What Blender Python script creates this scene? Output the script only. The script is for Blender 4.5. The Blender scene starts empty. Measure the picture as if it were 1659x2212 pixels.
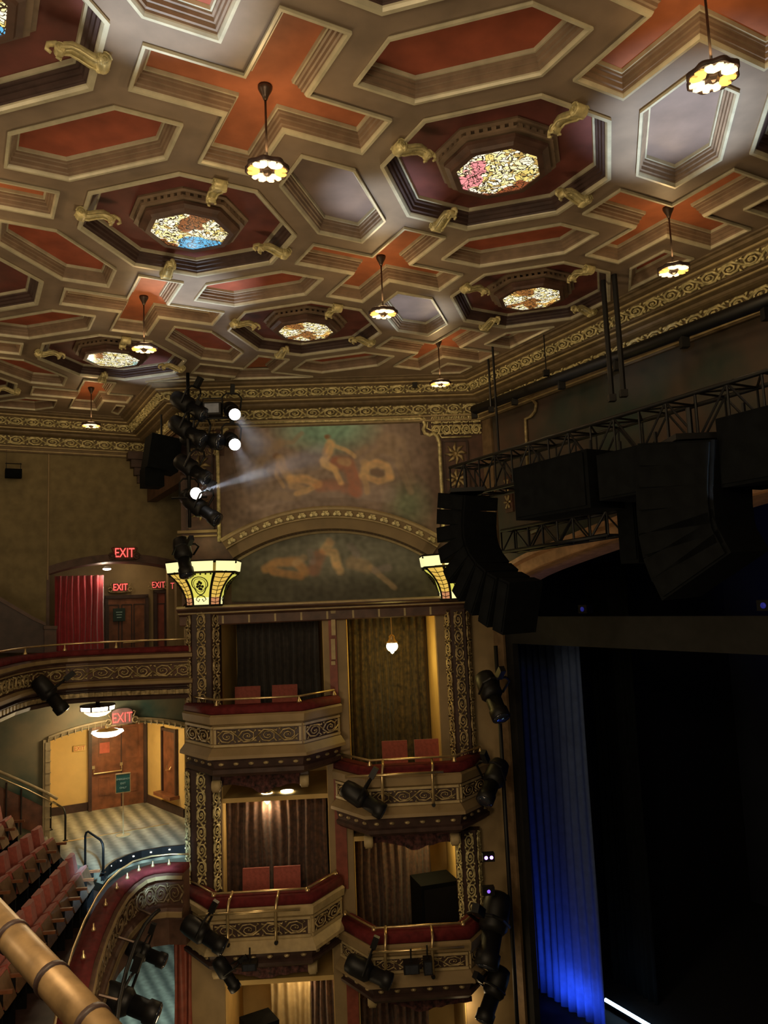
import bpy, bmesh, math, random
from mathutils import Vector as V, Matrix as Mx, noise as NZ
sc = bpy.context.scene; COL = sc.collection; PI = math.pi; R = math.radians
random.seed(7)
CZ = 8.8                                   # eye height above the orchestra floor
FPX, PITCH, ROLL = 1660.7, 0.114385, -0.0417506

# ---------------------------------------------------------------- helpers
class MB:
    def __init__(s): s.v=[]; s.f=[]; s.m=[]; s.M=Mx(); s.mi=0
    def add(s, vs, fs):
        b=len(s.v); s.v += [s.M @ V(p) for p in vs]; s.f += [[b+i for i in f] for f in fs]; s.m += [s.mi]*len(fs); return s
    def box(s, c, d, rot=None):
        x,y,z=[a/2 for a in d]; q=[V((i*x,j*y,k*z)) for k in(-1,1) for j in(-1,1) for i in(-1,1)]
        if rot is not None: q=[rot @ p for p in q]
        return s.add([p+V(c) for p in q], [(0,2,3,1),(4,5,7,6),(0,1,5,4),(2,6,7,3),(0,4,6,2),(1,3,7,5)])
    def tube(s, pts, r, n=6, cap=True):
        pts=[V(p) for p in pts]; rs=r if isinstance(r,(list,tuple)) else [r]*len(pts); vs=[]; fs=[]; up=None
        for i,p in enumerate(pts):
            t=(pts[min(i+1,len(pts)-1)]-pts[max(i-1,0)]).normalized()
            if up is None: up = V((0,0,1)) if abs(t.z)<.9 else V((1,0,0))
            a=t.cross(up)
            if a.length<1e-6: a=t.orthogonal()
            a.normalize(); b=a.cross(t).normalized(); up=b
            vs += [p+rs[i]*(math.cos(2*PI*k/n)*a+math.sin(2*PI*k/n)*b) for k in range(n)]
        for i in range(len(pts)-1):
            for k in range(n): fs.append((i*n+k,i*n+(k+1)%n,(i+1)*n+(k+1)%n,(i+1)*n+k))
        if cap: fs += [tuple(range(n))[::-1], tuple((len(pts)-1)*n+k for k in range(n))]
        return s.add(vs, fs)
    def lathe(s, prof, n=20, M=None, lobes=0, amp=0):
        M=M or Mx(); vs=[]; fs=[]
        for r,z in prof:
            for k in range(n):
                a=2*PI*k/n; q=r*(1+amp*math.cos(lobes*a)) if lobes else r
                vs.append(M @ V((q*math.cos(a),q*math.sin(a),z)))
        for i in range(len(prof)-1):
            for k in range(n): fs.append((i*n+k,i*n+(k+1)%n,(i+1)*n+(k+1)%n,(i+1)*n+k))
        fs += [tuple(range(n))[::-1], tuple((len(prof)-1)*n+k for k in range(n))]
        return s.add(vs, fs)
    def loft(s, rings, closed=True, cap=(False,False)):
        n=len(rings[0]); vs=[p for r in rings for p in r]; fs=[]
        for i in range(len(rings)-1):
            for k in range(n if closed else n-1): fs.append((i*n+k,i*n+(k+1)%n,(i+1)*n+(k+1)%n,(i+1)*n+k))
        if cap[0]: fs.append(tuple(range(n))[::-1])
        if cap[1]: fs.append(tuple((len(rings)-1)*n+k for k in range(n)))
        return s.add(vs, fs)
    def prism(s, poly, h, M=None):          # polygon in local xy, extruded along z from 0 to h
        M=M or Mx(); return s.loft([[M @ V((x,y,0)) for x,y in poly],[M @ V((x,y,h)) for x,y in poly]], cap=(True,True))
    def sph(s, c, r, nu=10, nv=7):
        r=r if isinstance(r,(list,tuple)) else (r,r,r); c=V(c)
        rings=[[c+V((r[0]*math.sin(PI*(j+.02)/(nv-.96))*math.cos(2*PI*i/nu), r[1]*math.sin(PI*(j+.02)/(nv-.96))*math.sin(2*PI*i/nu), r[2]*math.cos(PI*(j+.02)/(nv-.96)))) for i in range(nu)] for j in range(nv)]
        return s.loft(rings[::-1], cap=(True,True))
    def build(s, name, mat, par=None, smooth=False):
        me=bpy.data.meshes.new(name); me.from_pydata([tuple(p) for p in s.v],[],s.f)
        for m in (mat if isinstance(mat,(list,tuple)) else [mat]): me.materials.append(m)
        me.polygons.foreach_set('material_index', s.m)
        if smooth: me.polygons.foreach_set('use_smooth',[True]*len(s.f))
        bm=bmesh.new(); bm.from_mesh(me); bmesh.ops.recalc_face_normals(bm, faces=bm.faces); bm.to_mesh(me); bm.free()
        o=bpy.data.objects.new(name, me); COL.objects.link(o); o.parent=par; return o

def tag(o, label=None, cat=None, group=None, kind=None):
    for k,v in (('label',label),('category',cat),('group',group),('kind',kind)):
        if v: o[k]=v
    return o
def thing(name, label, cat, M=None, group=None):
    o=bpy.data.objects.new(name, None); COL.objects.link(o); o.empty_display_size=.1
    if M is not None: o.matrix_basis=M
    return tag(o, label, cat, group)
def struct(o): o['kind']='structure'; return o
def dup(root, M, label, group=None):
    def cp(o,par):
        c=o.copy(); COL.objects.link(c); c.parent=par
        for ch in kids[o.name]: cp(ch,c)
        return c
    kids={}
    def walk(o): kids[o.name]=list(o.children); [walk(c) for c in o.children]
    walk(root); r=cp(root,None); r.matrix_basis=M; r['label']=label
    if group: r['group']=group
    return r
def T(x,y,z=0): return Mx.Translation((x,y,z))
def RZ(a): return Mx.Rotation(a,4,'Z')
def RX(a): return Mx.Rotation(a,4,'X')
def RY(a): return Mx.Rotation(a,4,'Y')
def frame(o, ex, ey, ez=None):
    ex=V(ex).normalized(); ey=V(ey).normalized(); ez=V(ez).normalized() if ez is not None else ex.cross(ey).normalized()
    return Mx(((ex.x,ey.x,ez.x,o[0]),(ex.y,ey.y,ez.y,o[1]),(ex.z,ey.z,ez.z,o[2]),(0,0,0,1)))

# camera model: turns a spot of the reference frame into a point on a real wall plane
_c,_s=math.cos(PITCH),math.sin(PITCH); _R0=V((1,0,0)); _U0=V((0,-_s,_c)); CF=V((0,_c,_s))
CR=math.cos(ROLL)*_R0+math.sin(ROLL)*_U0; CU=-math.sin(ROLL)*_R0+math.cos(ROLL)*_U0
EYE=V((0,0,CZ))
def ray(px,py): return CF+CR*((px-829.5)/FPX)+CU*((1106-py)/FPX)
def onz(px,py,z):
    r=ray(px,py); return EYE+r*((z-CZ)/r.z)
def ondist(px,py,y):
    r=ray(px,py); return EYE+r*(y/r.y)
class Wall:                                  # local x along, y away from the room, z up
    def __init__(s,o,ex):
        ex=V((ex[0],ex[1],0)).normalized(); s.o=V((o[0],o[1],0)); s.ex=ex; s.ey=V((-ex.y,ex.x,0)); s.M=frame(s.o,ex,s.ey,(0,0,1))
    def at(s,px,py,d=0):                     # d = distance in front of the wall (towards the room)
        r=ray(px,py); k=(s.o-s.ey*d-EYE).dot(s.ey)/r.dot(s.ey); p=EYE+r*k-s.o
        return p.dot(s.ex), p.z
    def p(s,x,d,z): return s.o+s.ex*x-s.ey*d+V((0,0,z))
MU=Wall((-1,14.2),(math.cos(R(2.5)),math.sin(R(2.5))))
ML=MU.p(MU.at(390,899)[0],0,0); MR=MU.p(2.92,0,0)
PD=V((math.cos(R(119.06)),math.sin(R(119.06)),0)); LD=V((math.cos(R(29.06)),math.sin(R(29.06)),0))
PR=Wall((MR.x,MR.y),-PD)                    # proscenium wall, x runs towards the viewer
LC=ML+PD*2.95
LW=Wall((LC.x,LC.y),LD)                     # side wall, x runs away (0 = corner, negative towards the viewer)

def inset(poly, d, closed=True):             # CCW: positive d shrinks
    n=len(poly); out=[]
    for i in range(n):
        p=V(poly[i]).to_2d(); a=V(poly[i-1]).to_2d() if closed or i>0 else None; b=V(poly[(i+1)%n]).to_2d() if closed or i<n-1 else None
        d1=(p-a).normalized() if a is not None else None; d2=(b-p).normalized() if b is not None else None
        d1=d1 or d2; d2=d2 or d1; n1=V((-d1.y,d1.x)); n2=V((-d2.y,d2.x)); m=n1+n2
        if m.length<1e-4: m=n1
        m=m/ max(.25,(1+n1.dot(n2))); out.append(p+m*d)
    return out
def sweep(mb, path, prof, cap=True):         # prof = [(offset to the left of the path, z)]
    rows=[]
    for d,z in prof: rows.append([V((p.x,p.y,z)) for p in inset(path,d,False)])
    mb.loft([[r[i] for r in rows] for i in range(len(path))], closed=True, cap=(cap,cap))
def clip(poly, p, n):                        # keep the side n points to
    out=[]
    for i in range(len(poly)):
        a,b=poly[i-1],poly[i]; da=(a-p).dot(n); db=(b-p).dot(n)
        if (da<0)!=(db<0): out.append(a+(b-a)*(da/(da-db)))
        if db>=0: out.append(b)
    return out
def area(p): return .5*sum(p[i-1].x*p[i].y-p[i].x*p[i-1].y for i in range(len(p)))

# ---------------------------------------------------------------- materials
def mat(name, col, rough=.6, metal=0, var=.15, scale=8, bump=0, emit=None, es=0, col2=None, spec=.4, sheen=0):
    m=bpy.data.materials.new(name); m.use_nodes=True; nt=m.node_tree; b=nt.nodes['Principled BSDF']
    b.inputs['Roughness'].default_value=rough; b.inputs['Metallic'].default_value=metal; b.inputs['Specular IOR Level'].default_value=spec
    if sheen: b.inputs['Sheen Weight'].default_value=sheen
    tc=nt.nodes.new('ShaderNodeTexCoord'); nz=nt.nodes.new('ShaderNodeTexNoise'); nz.inputs['Scale'].default_value=scale; nz.inputs['Detail'].default_value=5
    nt.links.new(tc.outputs['Object'],nz.inputs['Vector'])
    mx=nt.nodes.new('ShaderNodeMix'); mx.data_type='RGBA'
    c2=col2 or tuple(c*(1-2*var) for c in col); c1=tuple(min(1,c*(1+var)) for c in col) if not col2 else col
    mx.inputs[6].default_value=(*c2,1); mx.inputs[7].default_value=(*c1,1)
    mr=nt.nodes.new('ShaderNodeMapRange'); mr.inputs[1].default_value=.3; mr.inputs[2].default_value=.7
    nt.links.new(nz.outputs[0],mr.inputs[0]); nt.links.new(mr.outputs[0],mx.inputs[0]); nt.links.new(mx.outputs[2],b.inputs['Base Color'])
    if bump:
        bp=nt.nodes.new('ShaderNodeBump'); bp.inputs['Strength'].default_value=bump; bp.inputs['Distance'].default_value=.02
        nt.links.new(nz.outputs[0],bp.inputs['Height']); nt.links.new(bp.outputs[0],b.inputs['Normal'])
    if emit: b.inputs['Emission Color'].default_value=(*emit,1); b.inputs['Emission Strength'].default_value=es
    m.diffuse_color=(*col,1); return m
M_=lambda *a,**k: mat(*a,**k)
BEAM=M_('beam_paint',(.235,.17,.12),.5,var=.12,scale=3)
BEAD=M_('gilt_bead',(.52,.475,.34),.35,.1,var=.1)
STEP=M_('moulding_paint',(.24,.165,.11),.5,var=.12)
ORANGE=M_('orange_panel',(.40,.125,.052),.6,var=.12,scale=4)
RED=M_('red_panel',(.33,.075,.036),.6,var=.14,scale=4)
COOL_LIT=M_('cool_lit_panel',(.215,.15,.125),.5,var=.12,scale=3)  # red panel with the cool spill light painted into its colour
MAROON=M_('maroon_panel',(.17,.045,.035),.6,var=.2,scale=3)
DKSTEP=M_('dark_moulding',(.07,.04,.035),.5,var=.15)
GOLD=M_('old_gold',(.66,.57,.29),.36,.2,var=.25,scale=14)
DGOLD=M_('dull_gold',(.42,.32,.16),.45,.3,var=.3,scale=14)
CREAM=M_('cream_paint',(.43,.33,.17),.55,var=.1)
TAN=M_('tan_paint',(.27,.19,.092),.6,var=.1,scale=3)
BROWN=M_('brown_wood',(.10,.05,.035),.5,var=.2,scale=6)
DBROWN=M_('dark_brown_wood',(.055,.03,.025),.5,var=.2,scale=6)
REDWOOD=M_('red_brown_paint',(.22,.055,.035),.5,var=.15)
PLASTER=M_('olive_plaster',(.20,.155,.075),.8,var=.12,scale=5,bump=.05)
YELLOW=M_('ochre_plaster',(.62,.43,.16),.7,var=.06,scale=3)
REDCUSH=M_('red_plush',(.12,.016,.018),.8,var=.2,spec=.15)
SEAT=M_('red_seat_fabric',(.33,.078,.058),.75,var=.12,scale=20,sheen=.2)
BRASS=M_('brass',(.72,.55,.28),.3,.8,var=.1)
BLACK=M_('black_metal',(.006,.006,.007),.5,.1,var=.1)
CLOTH=M_('black_cloth',(.004,.005,.006),.9,var=.2,spec=.1)
DOOR=M_('mahogany_door',(.20,.075,.035),.4,var=.25,scale=5)
BRONZE=M_('bronze',(.10,.07,.055),.35,.7,var=.1)
WHITE=M_('white_plastic',(.75,.75,.72),.5,var=.03)
def glow(name,col,s): return mat(name,col,.4,emit=col,es=s,var=.0)
FRIEZEBG=M_('frieze_ground',(.17,.12,.065),.6,var=.15)
# ---------------------------------------------------------------- ceiling
OX,OY,SP,TH=-1.968587,7.885527,3.331640,-0.278254
LU=V((math.cos(TH),math.sin(TH))); LV=V((-math.sin(TH),math.cos(TH)))
def lat(a,b): return V((OX,OY))+SP*(a*LU+b*LV)
ZR,ZB=CZ+4.2,CZ+4.053
P0=MR-PD*22; L0=LC-LD*10; Q0=L0-PD*22
WPATH=[P0,MR,ML,LC,L0]
EDGE=.66
cpath=inset([p.to_2d() for p in WPATH],EDGE,False)
outer=[V((p.x,p.y)) for p in cpath]+[V((Q0.x,Q0.y))]
bpath=inset([p.to_2d() for p in WPATH],EDGE+.10,False)
def hp(i): d=(bpath[i+1]-bpath[i]).normalized(); return bpath[i],V((-d.y,d.x))
HP=[hp(i) for i in range(4)]                 # proscenium, mural, return, side wall
def fit(poly):
    ins=lambda k:[(q-HP[k][0]).dot(HP[k][1]) for q in poly]
    for k in (0,3):
        if min(ins(k))<0: poly=clip(poly,*HP[k])
        if len(poly)<3: return []
    if min(ins(1))<0 and min(ins(2))<0:
        c=sum(poly,V((0,0)))/len(poly); k=1 if (c-HP[1][0]).dot(HP[1][1])>(c-HP[2][0]).dot(HP[2][1]) else 2
        poly=clip(poly,*HP[k])
    return poly if len(poly)>=3 and area(poly)>.05 else []
def cleanup(p):
    o=[]
    for q in p:
        if not o or (q-o[-1]).length>.01: o.append(q)
    if (o[0]-o[-1]).length<.01: o.pop()
    return o
holes=[]; COFF=[]
def localpoly(c,pts): return [c+SP*(x*LU+y*LV) for x,y in pts]
A_,B_=.31,.148
OCT=[(A_,-B_),(A_,B_),(B_,A_),(-B_,A_),(-A_,B_),(-A_,-B_),(-B_,-A_),(B_,-A_)]
HEXV=[(.116,-.155),(.116,.155),(0,.272),(-.116,.155),(-.116,-.155),(0,-.272)]
HEXU=[(y,-x) for x,y in HEXV]
q=.5**.5; hw,al=.081,.307
def dg(a,b): return (q*(a-b),q*(a+b))
CROSS=[dg(*p) for p in [(al,-hw),(al,hw),(hw,hw),(hw,al),(-hw,al),(-hw,hw),(-al,hw),(-al,-hw),(-hw,-hw),(-hw,-al),(hw,-al),(hw,-hw)]]
def inview(c,mx=300):
    d=V((c.x,c.y,ZR))-EYE; k=d.dot(CF)
    if k<.8: return False
    x,y=829.5+FPX*d.dot(CR)/k,1106-FPX*d.dot(CU)/k
    return -mx<x<1659+mx and -mx*1.5<y<1000
octs=[];crosses=[]
for a in range(-4,5):
    for b in range(-3,5):
        for kind,dx,dy,shape in (('o',0,0,OCT),('u',.5,0,HEXV),('v',0,.5,HEXU),('x',.5,.5,CROSS)):
            c=lat(a+dx,b+dy)
            if not inview(c,520): continue
            full=localpoly(c,shape); p=fit(full); p=cleanup(p) if p else p
            if len(p)<3: continue
            whole=len(p)==len(shape) and abs(area(p)-area(full))<1e-3
            if kind=='o' and area(p)>.9*area(full): p=full; whole=True
            if kind=='x' and not whole:
                if sum(min(abs((v-h[0]).dot(h[1])) for h in HP)<.02 for v in p)!=2:
                    continue
            if kind=='o' and area(p)<.35*area(full): continue
            holes.append(p); COFF.append((kind,p,c,a+dx,b+dy))
            if kind=='o' and whole: octs.append((a,b,c))
            if kind=='x': crosses.append((a+.5,b+.5,c))
bm=bmesh.new(); es=[]
for loop in [outer]+holes:
    vs=[bm.verts.new((p.x,p.y,ZB)) for p in loop]
    es += [bm.edges.new((vs[i-1],vs[i])) for i in range(len(vs))]
bmesh.ops.triangle_fill(bm,edges=es,use_beauty=True,use_dissolve=False)
bmesh.ops.recalc_face_normals(bm,faces=bm.faces)
me=bpy.data.meshes.new('ceiling'); bm.to_mesh(me); bm.free(); me.materials.append(BEAM)
ceiling=bpy.data.objects.new('ceiling',me); COL.objects.link(ceiling); struct(ceiling)
rf=MB(); rf.prism([(p.x,p.y) for p in outer],.2,T(0,0,ZR+.06)); rf.build('roof_slab',BROWN,ceiling)
def ring(p,d,z):
    return [V((v.x,v.y,z)) for v in inset(p,d)]
def coffer(kind,p,cool_lit=False):
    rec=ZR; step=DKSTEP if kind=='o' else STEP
    k=min(1,(.5*min((p[i]-p[i-1]).length for i in range(len(p))))/.155) if kind!='x' else 1
    if kind!='o': k*=.70
    if kind in 'uv' and len(p)==3: k=min(k,.5)
    mb=MB(); mb.mi=0
    R_=lambda prof:mb.loft([ring(p,d*k,z) for d,z in prof])
    R_([(0,ZB),(-.008,ZB-.01),(-.008,ZB-.032),(.026,ZB-.032),(.04,ZB-.012),(.045,ZB)])
    mb.mi=1
    zz=(rec-ZB); R_([(.045,ZB),(.05,ZB+.12*zz),(.07,ZB+.16*zz),(.075,ZB+.38*zz),(.095,ZB+.42*zz),(.10,ZB+.62*zz),(.122,ZB+.66*zz),(.125,ZB+.8*zz)])
    mb.mi=0; R_([(.125,ZB+.78*zz),(.145,ZB+.78*zz),(.152,rec+.002)])
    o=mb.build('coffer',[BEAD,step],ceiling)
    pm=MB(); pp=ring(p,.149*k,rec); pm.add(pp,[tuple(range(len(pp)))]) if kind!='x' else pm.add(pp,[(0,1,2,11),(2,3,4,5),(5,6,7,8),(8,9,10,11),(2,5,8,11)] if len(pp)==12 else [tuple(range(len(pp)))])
    pm.build('panel',COOL_LIT if cool_lit else {'x':ORANGE,'o':MAROON}.get(kind,RED),o)
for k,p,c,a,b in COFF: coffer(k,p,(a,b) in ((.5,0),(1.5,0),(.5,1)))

# cornice: profile (distance from the wall, height) swept round the room, gilded friezes on it
def z_(a): return CZ+a
trim=MB(); sweep(trim,[p.to_2d() for p in WPATH],[(0,z_(3.30)),(.05,z_(3.30)),(.07,z_(3.335)),(.05,z_(3.36)),(.05,z_(3.40)),(.075,z_(3.42)),(.04,z_(3.45)),(.04,z_(3.65)),(.15,z_(3.67)),(.18,z_(3.69)),(.19,z_(3.72)),(.27,z_(3.74)),(.28,z_(3.765)),(.36,z_(3.775)),(.37,z_(3.79)),(.47,z_(3.94)),(.50,z_(3.95)),(.52,z_(3.985)),(.60,z_(4.0)),(.62,z_(4.03)),(.665,z_(4.035)),(.675,ZB+.01),(0,ZB+.05)])
struct(trim.build('trim_1',FRIEZEBG))
gl=MB()
for d0,z0 in ((.062,3.335),(.068,3.42),(.275,3.755),(.51,3.965)):
    sweep(gl,[p.to_2d() for p in WPATH],[(d0-.02,z_(z0-.014)),(d0+.018,z_(z0-.012)),(d0+.018,z_(z0+.012)),(d0-.02,z_(z0+.014))])
struct(gl.build('trim_2',CREAM))
def scroll(mb, M, L, h, unit, n=5, rt=.085, phase=0, fill=True):
    """running acanthus scroll in local xy (x along, y across), relief along z"""
    old=mb.M; mb.M=old@M; N=max(1,round(L/unit)); un=L/N; r=h*rt
    for i in range(N):
        sg=1 if (i+phase)%2 else -1; cx=(i+.5)*un; cy=h*.5
        rx=un*.43; ry=h*.47; pts=[]; rr=[]
        for k in range(13):
            t=k/12; a=PI-t*3.3*PI; rad=1-.78*t
            pts.append((cx+rx*rad*math.cos(a), cy+sg*ry*rad*math.sin(a), r*(.7+.8*t))); rr.append(r*(1.0-.45*t))
        mb.tube(pts,rr,n)
        mb.sph((cx,cy,r*1.3),(r*1.3,r*1.3,r*1.1),6,4)
        if fill:
            # stem that runs on to the next scroll, and leaves curling off it
            mb.tube([(cx-un*.5,cy,r*.7),(cx-un*.2,cy-sg*h*.40,r*.7),(cx+un*.2,cy-sg*h*.36,r*.8),(cx+un*.5,cy,r*.7)],[r*.9,r*1.1,r*1.1,r*.9],n)
            for (x0,y0,x1,y1,x2,y2) in ((.28,-.36,.42,-.30,.46,-.45),(-.30,-.30,-.45,-.36,-.48,-.22),(.30,.25,.42,.40,.30,.47),(-.36,.30,-.44,.44,-.30,.48)):
                mb.tube([(cx+x0*un,cy+sg*y0*h,r*.6),(cx+x1*un,cy+sg*y1*h,r*1.3),(cx+x2*un,cy+sg*y2*h,r*.5)],[r*.6,r*1.2,r*.3],n)
    mb.M=old
wp=[p.to_2d() for p in WPATH]
def frieze(name,d0,z0,d1,z1,unit,rt):
    a=inset(wp,(d0+d1)/2,False); mb=MB()
    for i,(t0,t1) in enumerate(((.60,1),(0,1),(0,1),(0,.62))):
        p,q2=a[i].lerp(a[i+1],t0),a[i].lerp(a[i+1],t1); ex=(q2-p); L=ex.length; ex=V((ex.x,ex.y,0)).normalized(); nl=V((-ex.y,ex.x,0))
        ey=(nl*(d1-d0)+V((0,0,z1-z0))); h=ey.length; ey.normalize(); o=V((p.x,p.y,z_((z0+z1)/2)))-ey*h/2; ez=ex.cross(ey)
        if ez.dot(nl)<0: ez=-ez
        scroll(mb,frame(o,ex,ey,ez),L,h,unit,rt=rt)
    return struct(mb.build(name,GOLD,smooth=True))
frieze('trim_3',.042,3.455,.042,3.645,.34,.115)
frieze('trim_4',.375,3.80,.465,3.935,.30,.125)

# stained glass drums hanging in the octagons
def glassmat(name,c1,c2,seed):
    m=bpy.data.materials.new(name); m.use_nodes=True; nt=m.node_tree; n=nt.nodes; l=nt.links; b=n['Principled BSDF']
    tc=n.new('ShaderNodeTexCoord'); mp=n.new('ShaderNodeMapping'); mp.inputs['Location'].default_value=(seed,seed*.7,0)
    l.new(tc.outputs['Object'],mp.inputs[0])
    nz=n.new('ShaderNodeTexNoise'); nz.inputs['Scale'].default_value=9; l.new(mp.outputs[0],nz.inputs[0])
    ad=n.new('ShaderNodeMixRGB'); ad.blend_type='ADD'; ad.inputs[0].default_value=.22; l.new(mp.outputs[0],ad.inputs[1]); l.new(nz.outputs[1],ad.inputs[2])
    v=n.new('ShaderNodeTexVoronoi'); v.inputs['Scale'].default_value=19; l.new(ad.outputs[0],v.inputs[0])
    e=n.new('ShaderNodeTexVoronoi'); e.feature='DISTANCE_TO_EDGE'; e.inputs['Scale'].default_value=19; l.new(ad.outputs[0],e.inputs[0])
    cr=n.new('ShaderNodeValToRGB'); cr.color_ramp.interpolation='CONSTANT'
    for i,(p,c) in enumerate(((0,(.95,.86,.42)),(.25,(1,.95,.72)),(.5,(.80,.66,.20)),(.62,(1,.97,.8)),(.8,(.45,.30,.09)),(.88,(.9,.85,.5)))):
        el=cr.color_ramp.elements[i] if i<2 else cr.color_ramp.elements.new(p); el.position=p; el.color=(*c,1)
    sp=n.new('ShaderNodeSeparateColor'); l.new(v.outputs['Color'],sp.inputs[0]); l.new(sp.outputs[0],cr.inputs[0])
    # a wing-like patch of the accent colour and a dark leafy patch
    big=n.new('ShaderNodeTexNoise'); big.inputs['Scale'].default_value=2.2; big.inputs['Detail'].default_value=2; l.new(mp.outputs[0],big.inputs[0])
    s2=n.new('ShaderNodeSeparateColor'); l.new(big.outputs[1],s2.inputs[0])
    def mask(sock,a,bb):
        r=n.new('ShaderNodeMapRange'); r.inputs[1].default_value=a; r.inputs[2].default_value=bb; l.new(sock,r.inputs[0]); return r.outputs[0]
    m1=n.new('ShaderNodeMixRGB'); l.new(mask(s2.outputs[0],.545,.565),m1.inputs[0]); l.new(cr.outputs[0],m1.inputs[1]); m1.inputs[2].default_value=(*c1,1)
    m2=n.new('ShaderNodeMixRGB'); l.new(mask(s2.outputs[1],.60,.615),m2.inputs[0]); l.new(m1.outputs[0],m2.inputs[1]); m2.inputs[2].default_value=(*c2,1)
    m3=n.new('ShaderNodeMixRGB'); l.new(mask(e.outputs['Distance'],.06,.10),m3.inputs[0]); m3.inputs[1].default_value=(.03,.02,.01,1); l.new(m2.outputs[0],m3.inputs[2])
    l.new(m3.outputs[0],b.inputs['Base Color']); l.new(m3.outputs[0],b.inputs['Emission Color']); b.inputs['Emission Strength'].default_value=1.0; b.inputs['Roughness'].default_value=.15
    return m
GB=[glassmat('stained_glass_blue',(.10,.42,.75),(.25,.09,.03),.35),glassmat('stained_glass_rose',(.85,.30,.33),(.28,.08,.03),1.9),glassmat('stained_glass_amber',(.85,.50,.12),(.3,.12,.03),3.3),glassmat('stained_glass_pale',(.45,.68,.62),(.35,.15,.05),5.2)]
def o8(s,z,b=.45): A=s*SP; B=A*b; return [V((x*A,y*A,z)) for x,y in ((1,-b),(1,b),(b,1),(-b,1),(-1,b),(-1,-b),(-b,-1),(b,-1))]
LM=Mx(((LU.x,LV.x,0,0),(LU.y,LV.y,0,0),(0,0,1,0),(0,0,0,1)))
names={(0,0):('octagonal ceiling light with blue patch in its stained glass',0),(1,0):('octagonal ceiling light with rose pink stained glass, largest near the stage side',1),(0,1):('amber stained glass ceiling light between two small pendants, middle of the ceiling',2),(1,1):('pale stained glass ceiling light nearest the stage cornice',2),(-1,1):('octagonal stained glass ceiling light above the side wall cornice',3),(0,-1):('stained glass ceiling light cut off at the upper left corner of the photo',0)}
def dirname(a,b): return names.get((a,b),('stained glass ceiling light beyond the photo frame, %s'%{-2:'far left',-1:'left',0:'middle',1:'right',2:'far right'}.get(a,'outer'),2))
for a,b,c in octs:
    lab,gi=dirname(a,b)
    if (a,b) not in names and not inview(c,120): continue
    o_=LU*.13-LV*.03 if (a,b)==(0,-1) else LU*0
    t=thing('ceiling_light',lab,'ceiling light',T(c.x+o_.x,c.y+o_.y,0)@LM,'stained glass lights in the octagonal coffers')
    zt=ZR; zl=CZ+4.02
    d=MB(); d.loft([o8(.138,zt),o8(.138,zl+.085),o8(.146,zl+.08),o8(.146,zl+.05),o8(.132,zl+.03),o8(.128,zl),o8(.113,zl),o8(.113,zl+.02)],cap=(False,False)); d.build('drum',BROWN,t)
    g=MB(); pts=o8(.114,zl+.012); g.add(pts,[tuple(range(8))]); g.build('glass',GB[gi],t)
    dn=MB(); dn.loft([o8(.172,zt),o8(.172,zt-.022),o8(.16,zt-.03),o8(.138,zt-.03)]); dn.loft([o8(.138,zt-.085),o8(.160,zt-.085),o8(.160,zt-.062),o8(.138,zt-.062)])
    P=o8(.160,zt-.046)
    for i in range(8):
        p,q2=P[i-1],P[i]; m=max(3,round((q2-p).length/.085)); dv=(q2-p).normalized()
        for j in range(m):
            cc=p.lerp(q2,(j+.5)/m)*.96; cc.z=zt-.046; dn.box(cc,(.042,.05,.034),RZ(math.atan2(dv.y,dv.x)).to_3x3())
    dn.build('dentil_band',STEP,t)
# gilt scroll brackets on the diagonal sides of the octagons
br=MB()
prof=[]
def volute(mb,M,r,w):
    for k in range(2): pass
    pts=[(r*(1-.8*k/16)*math.cos(k*.62),r*(1-.8*k/16)*math.sin(k*.62)) for k in range(17)]
    mb.M=M
    mb.lathe([(r*.95,-w*.45),(r,-w*.4),(r,w*.4),(r*.95,w*.45)],14,RX(PI/2))
    for sgn in (-1,1): mb.tube([(x,sgn*w*.47,z) for x,z in pts],r*.14,5)
    mb.M=Mx()
bb=MB(); volute(bb,T(.02,0,-.045),.055,.13)
bb.sph((.0,.05,-.07),(.03,.03,.03),7,5); bb.sph((.0,-.05,-.07),(.03,.03,.03),7,5)
bd=MB(); bd.loft([[V((x,-w,z)),V((x,w,z)),V((x,w*.8,z-.05)),V((x,-w*.8,z-.05))] for x,z,w in ((.03,-.035,.055),(-.05,-.02,.05),(-.12,.01,.045),(-.19,.03,.04),(-.25,.01,.035),(-.28,-.02,.02))],cap=(True,True))
for y in (-.045,.045): bd.tube([(.02,y,-.08),(-.06,y*1.1,-.07),(-.14,y*1.1,-.035),(-.2,y,-.02),(-.27,y*.9,-.04),(-.285,y*.9,-.075),(-.255,y*.9,-.085)],.013,5)
for x in (-.05,-.1,-.15): bd.sph((x,0,-.055+(-x-.05)*.35),(.02,.022,.016),6,4)
lf=MB()
volute(lf,T(-.275,0,-.04),.036,.09); lf.tube([(-.23,0,-.03),(-.30,0,.0),(-.35,0,-.02),(-.36,0,-.06),(-.33,0,-.08)],[.02,.024,.02,.016,.012],6)
bt=thing('scroll_bracket','x','bracket'); bb.build('volute',GOLD,bt,True); bd.build('body',GOLD,bt,True); lf.build('leaf',GOLD,bt,True)
nb=0
side={45:'far right',135:'far left',225:'near left',315:'near right'}
first=True
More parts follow.
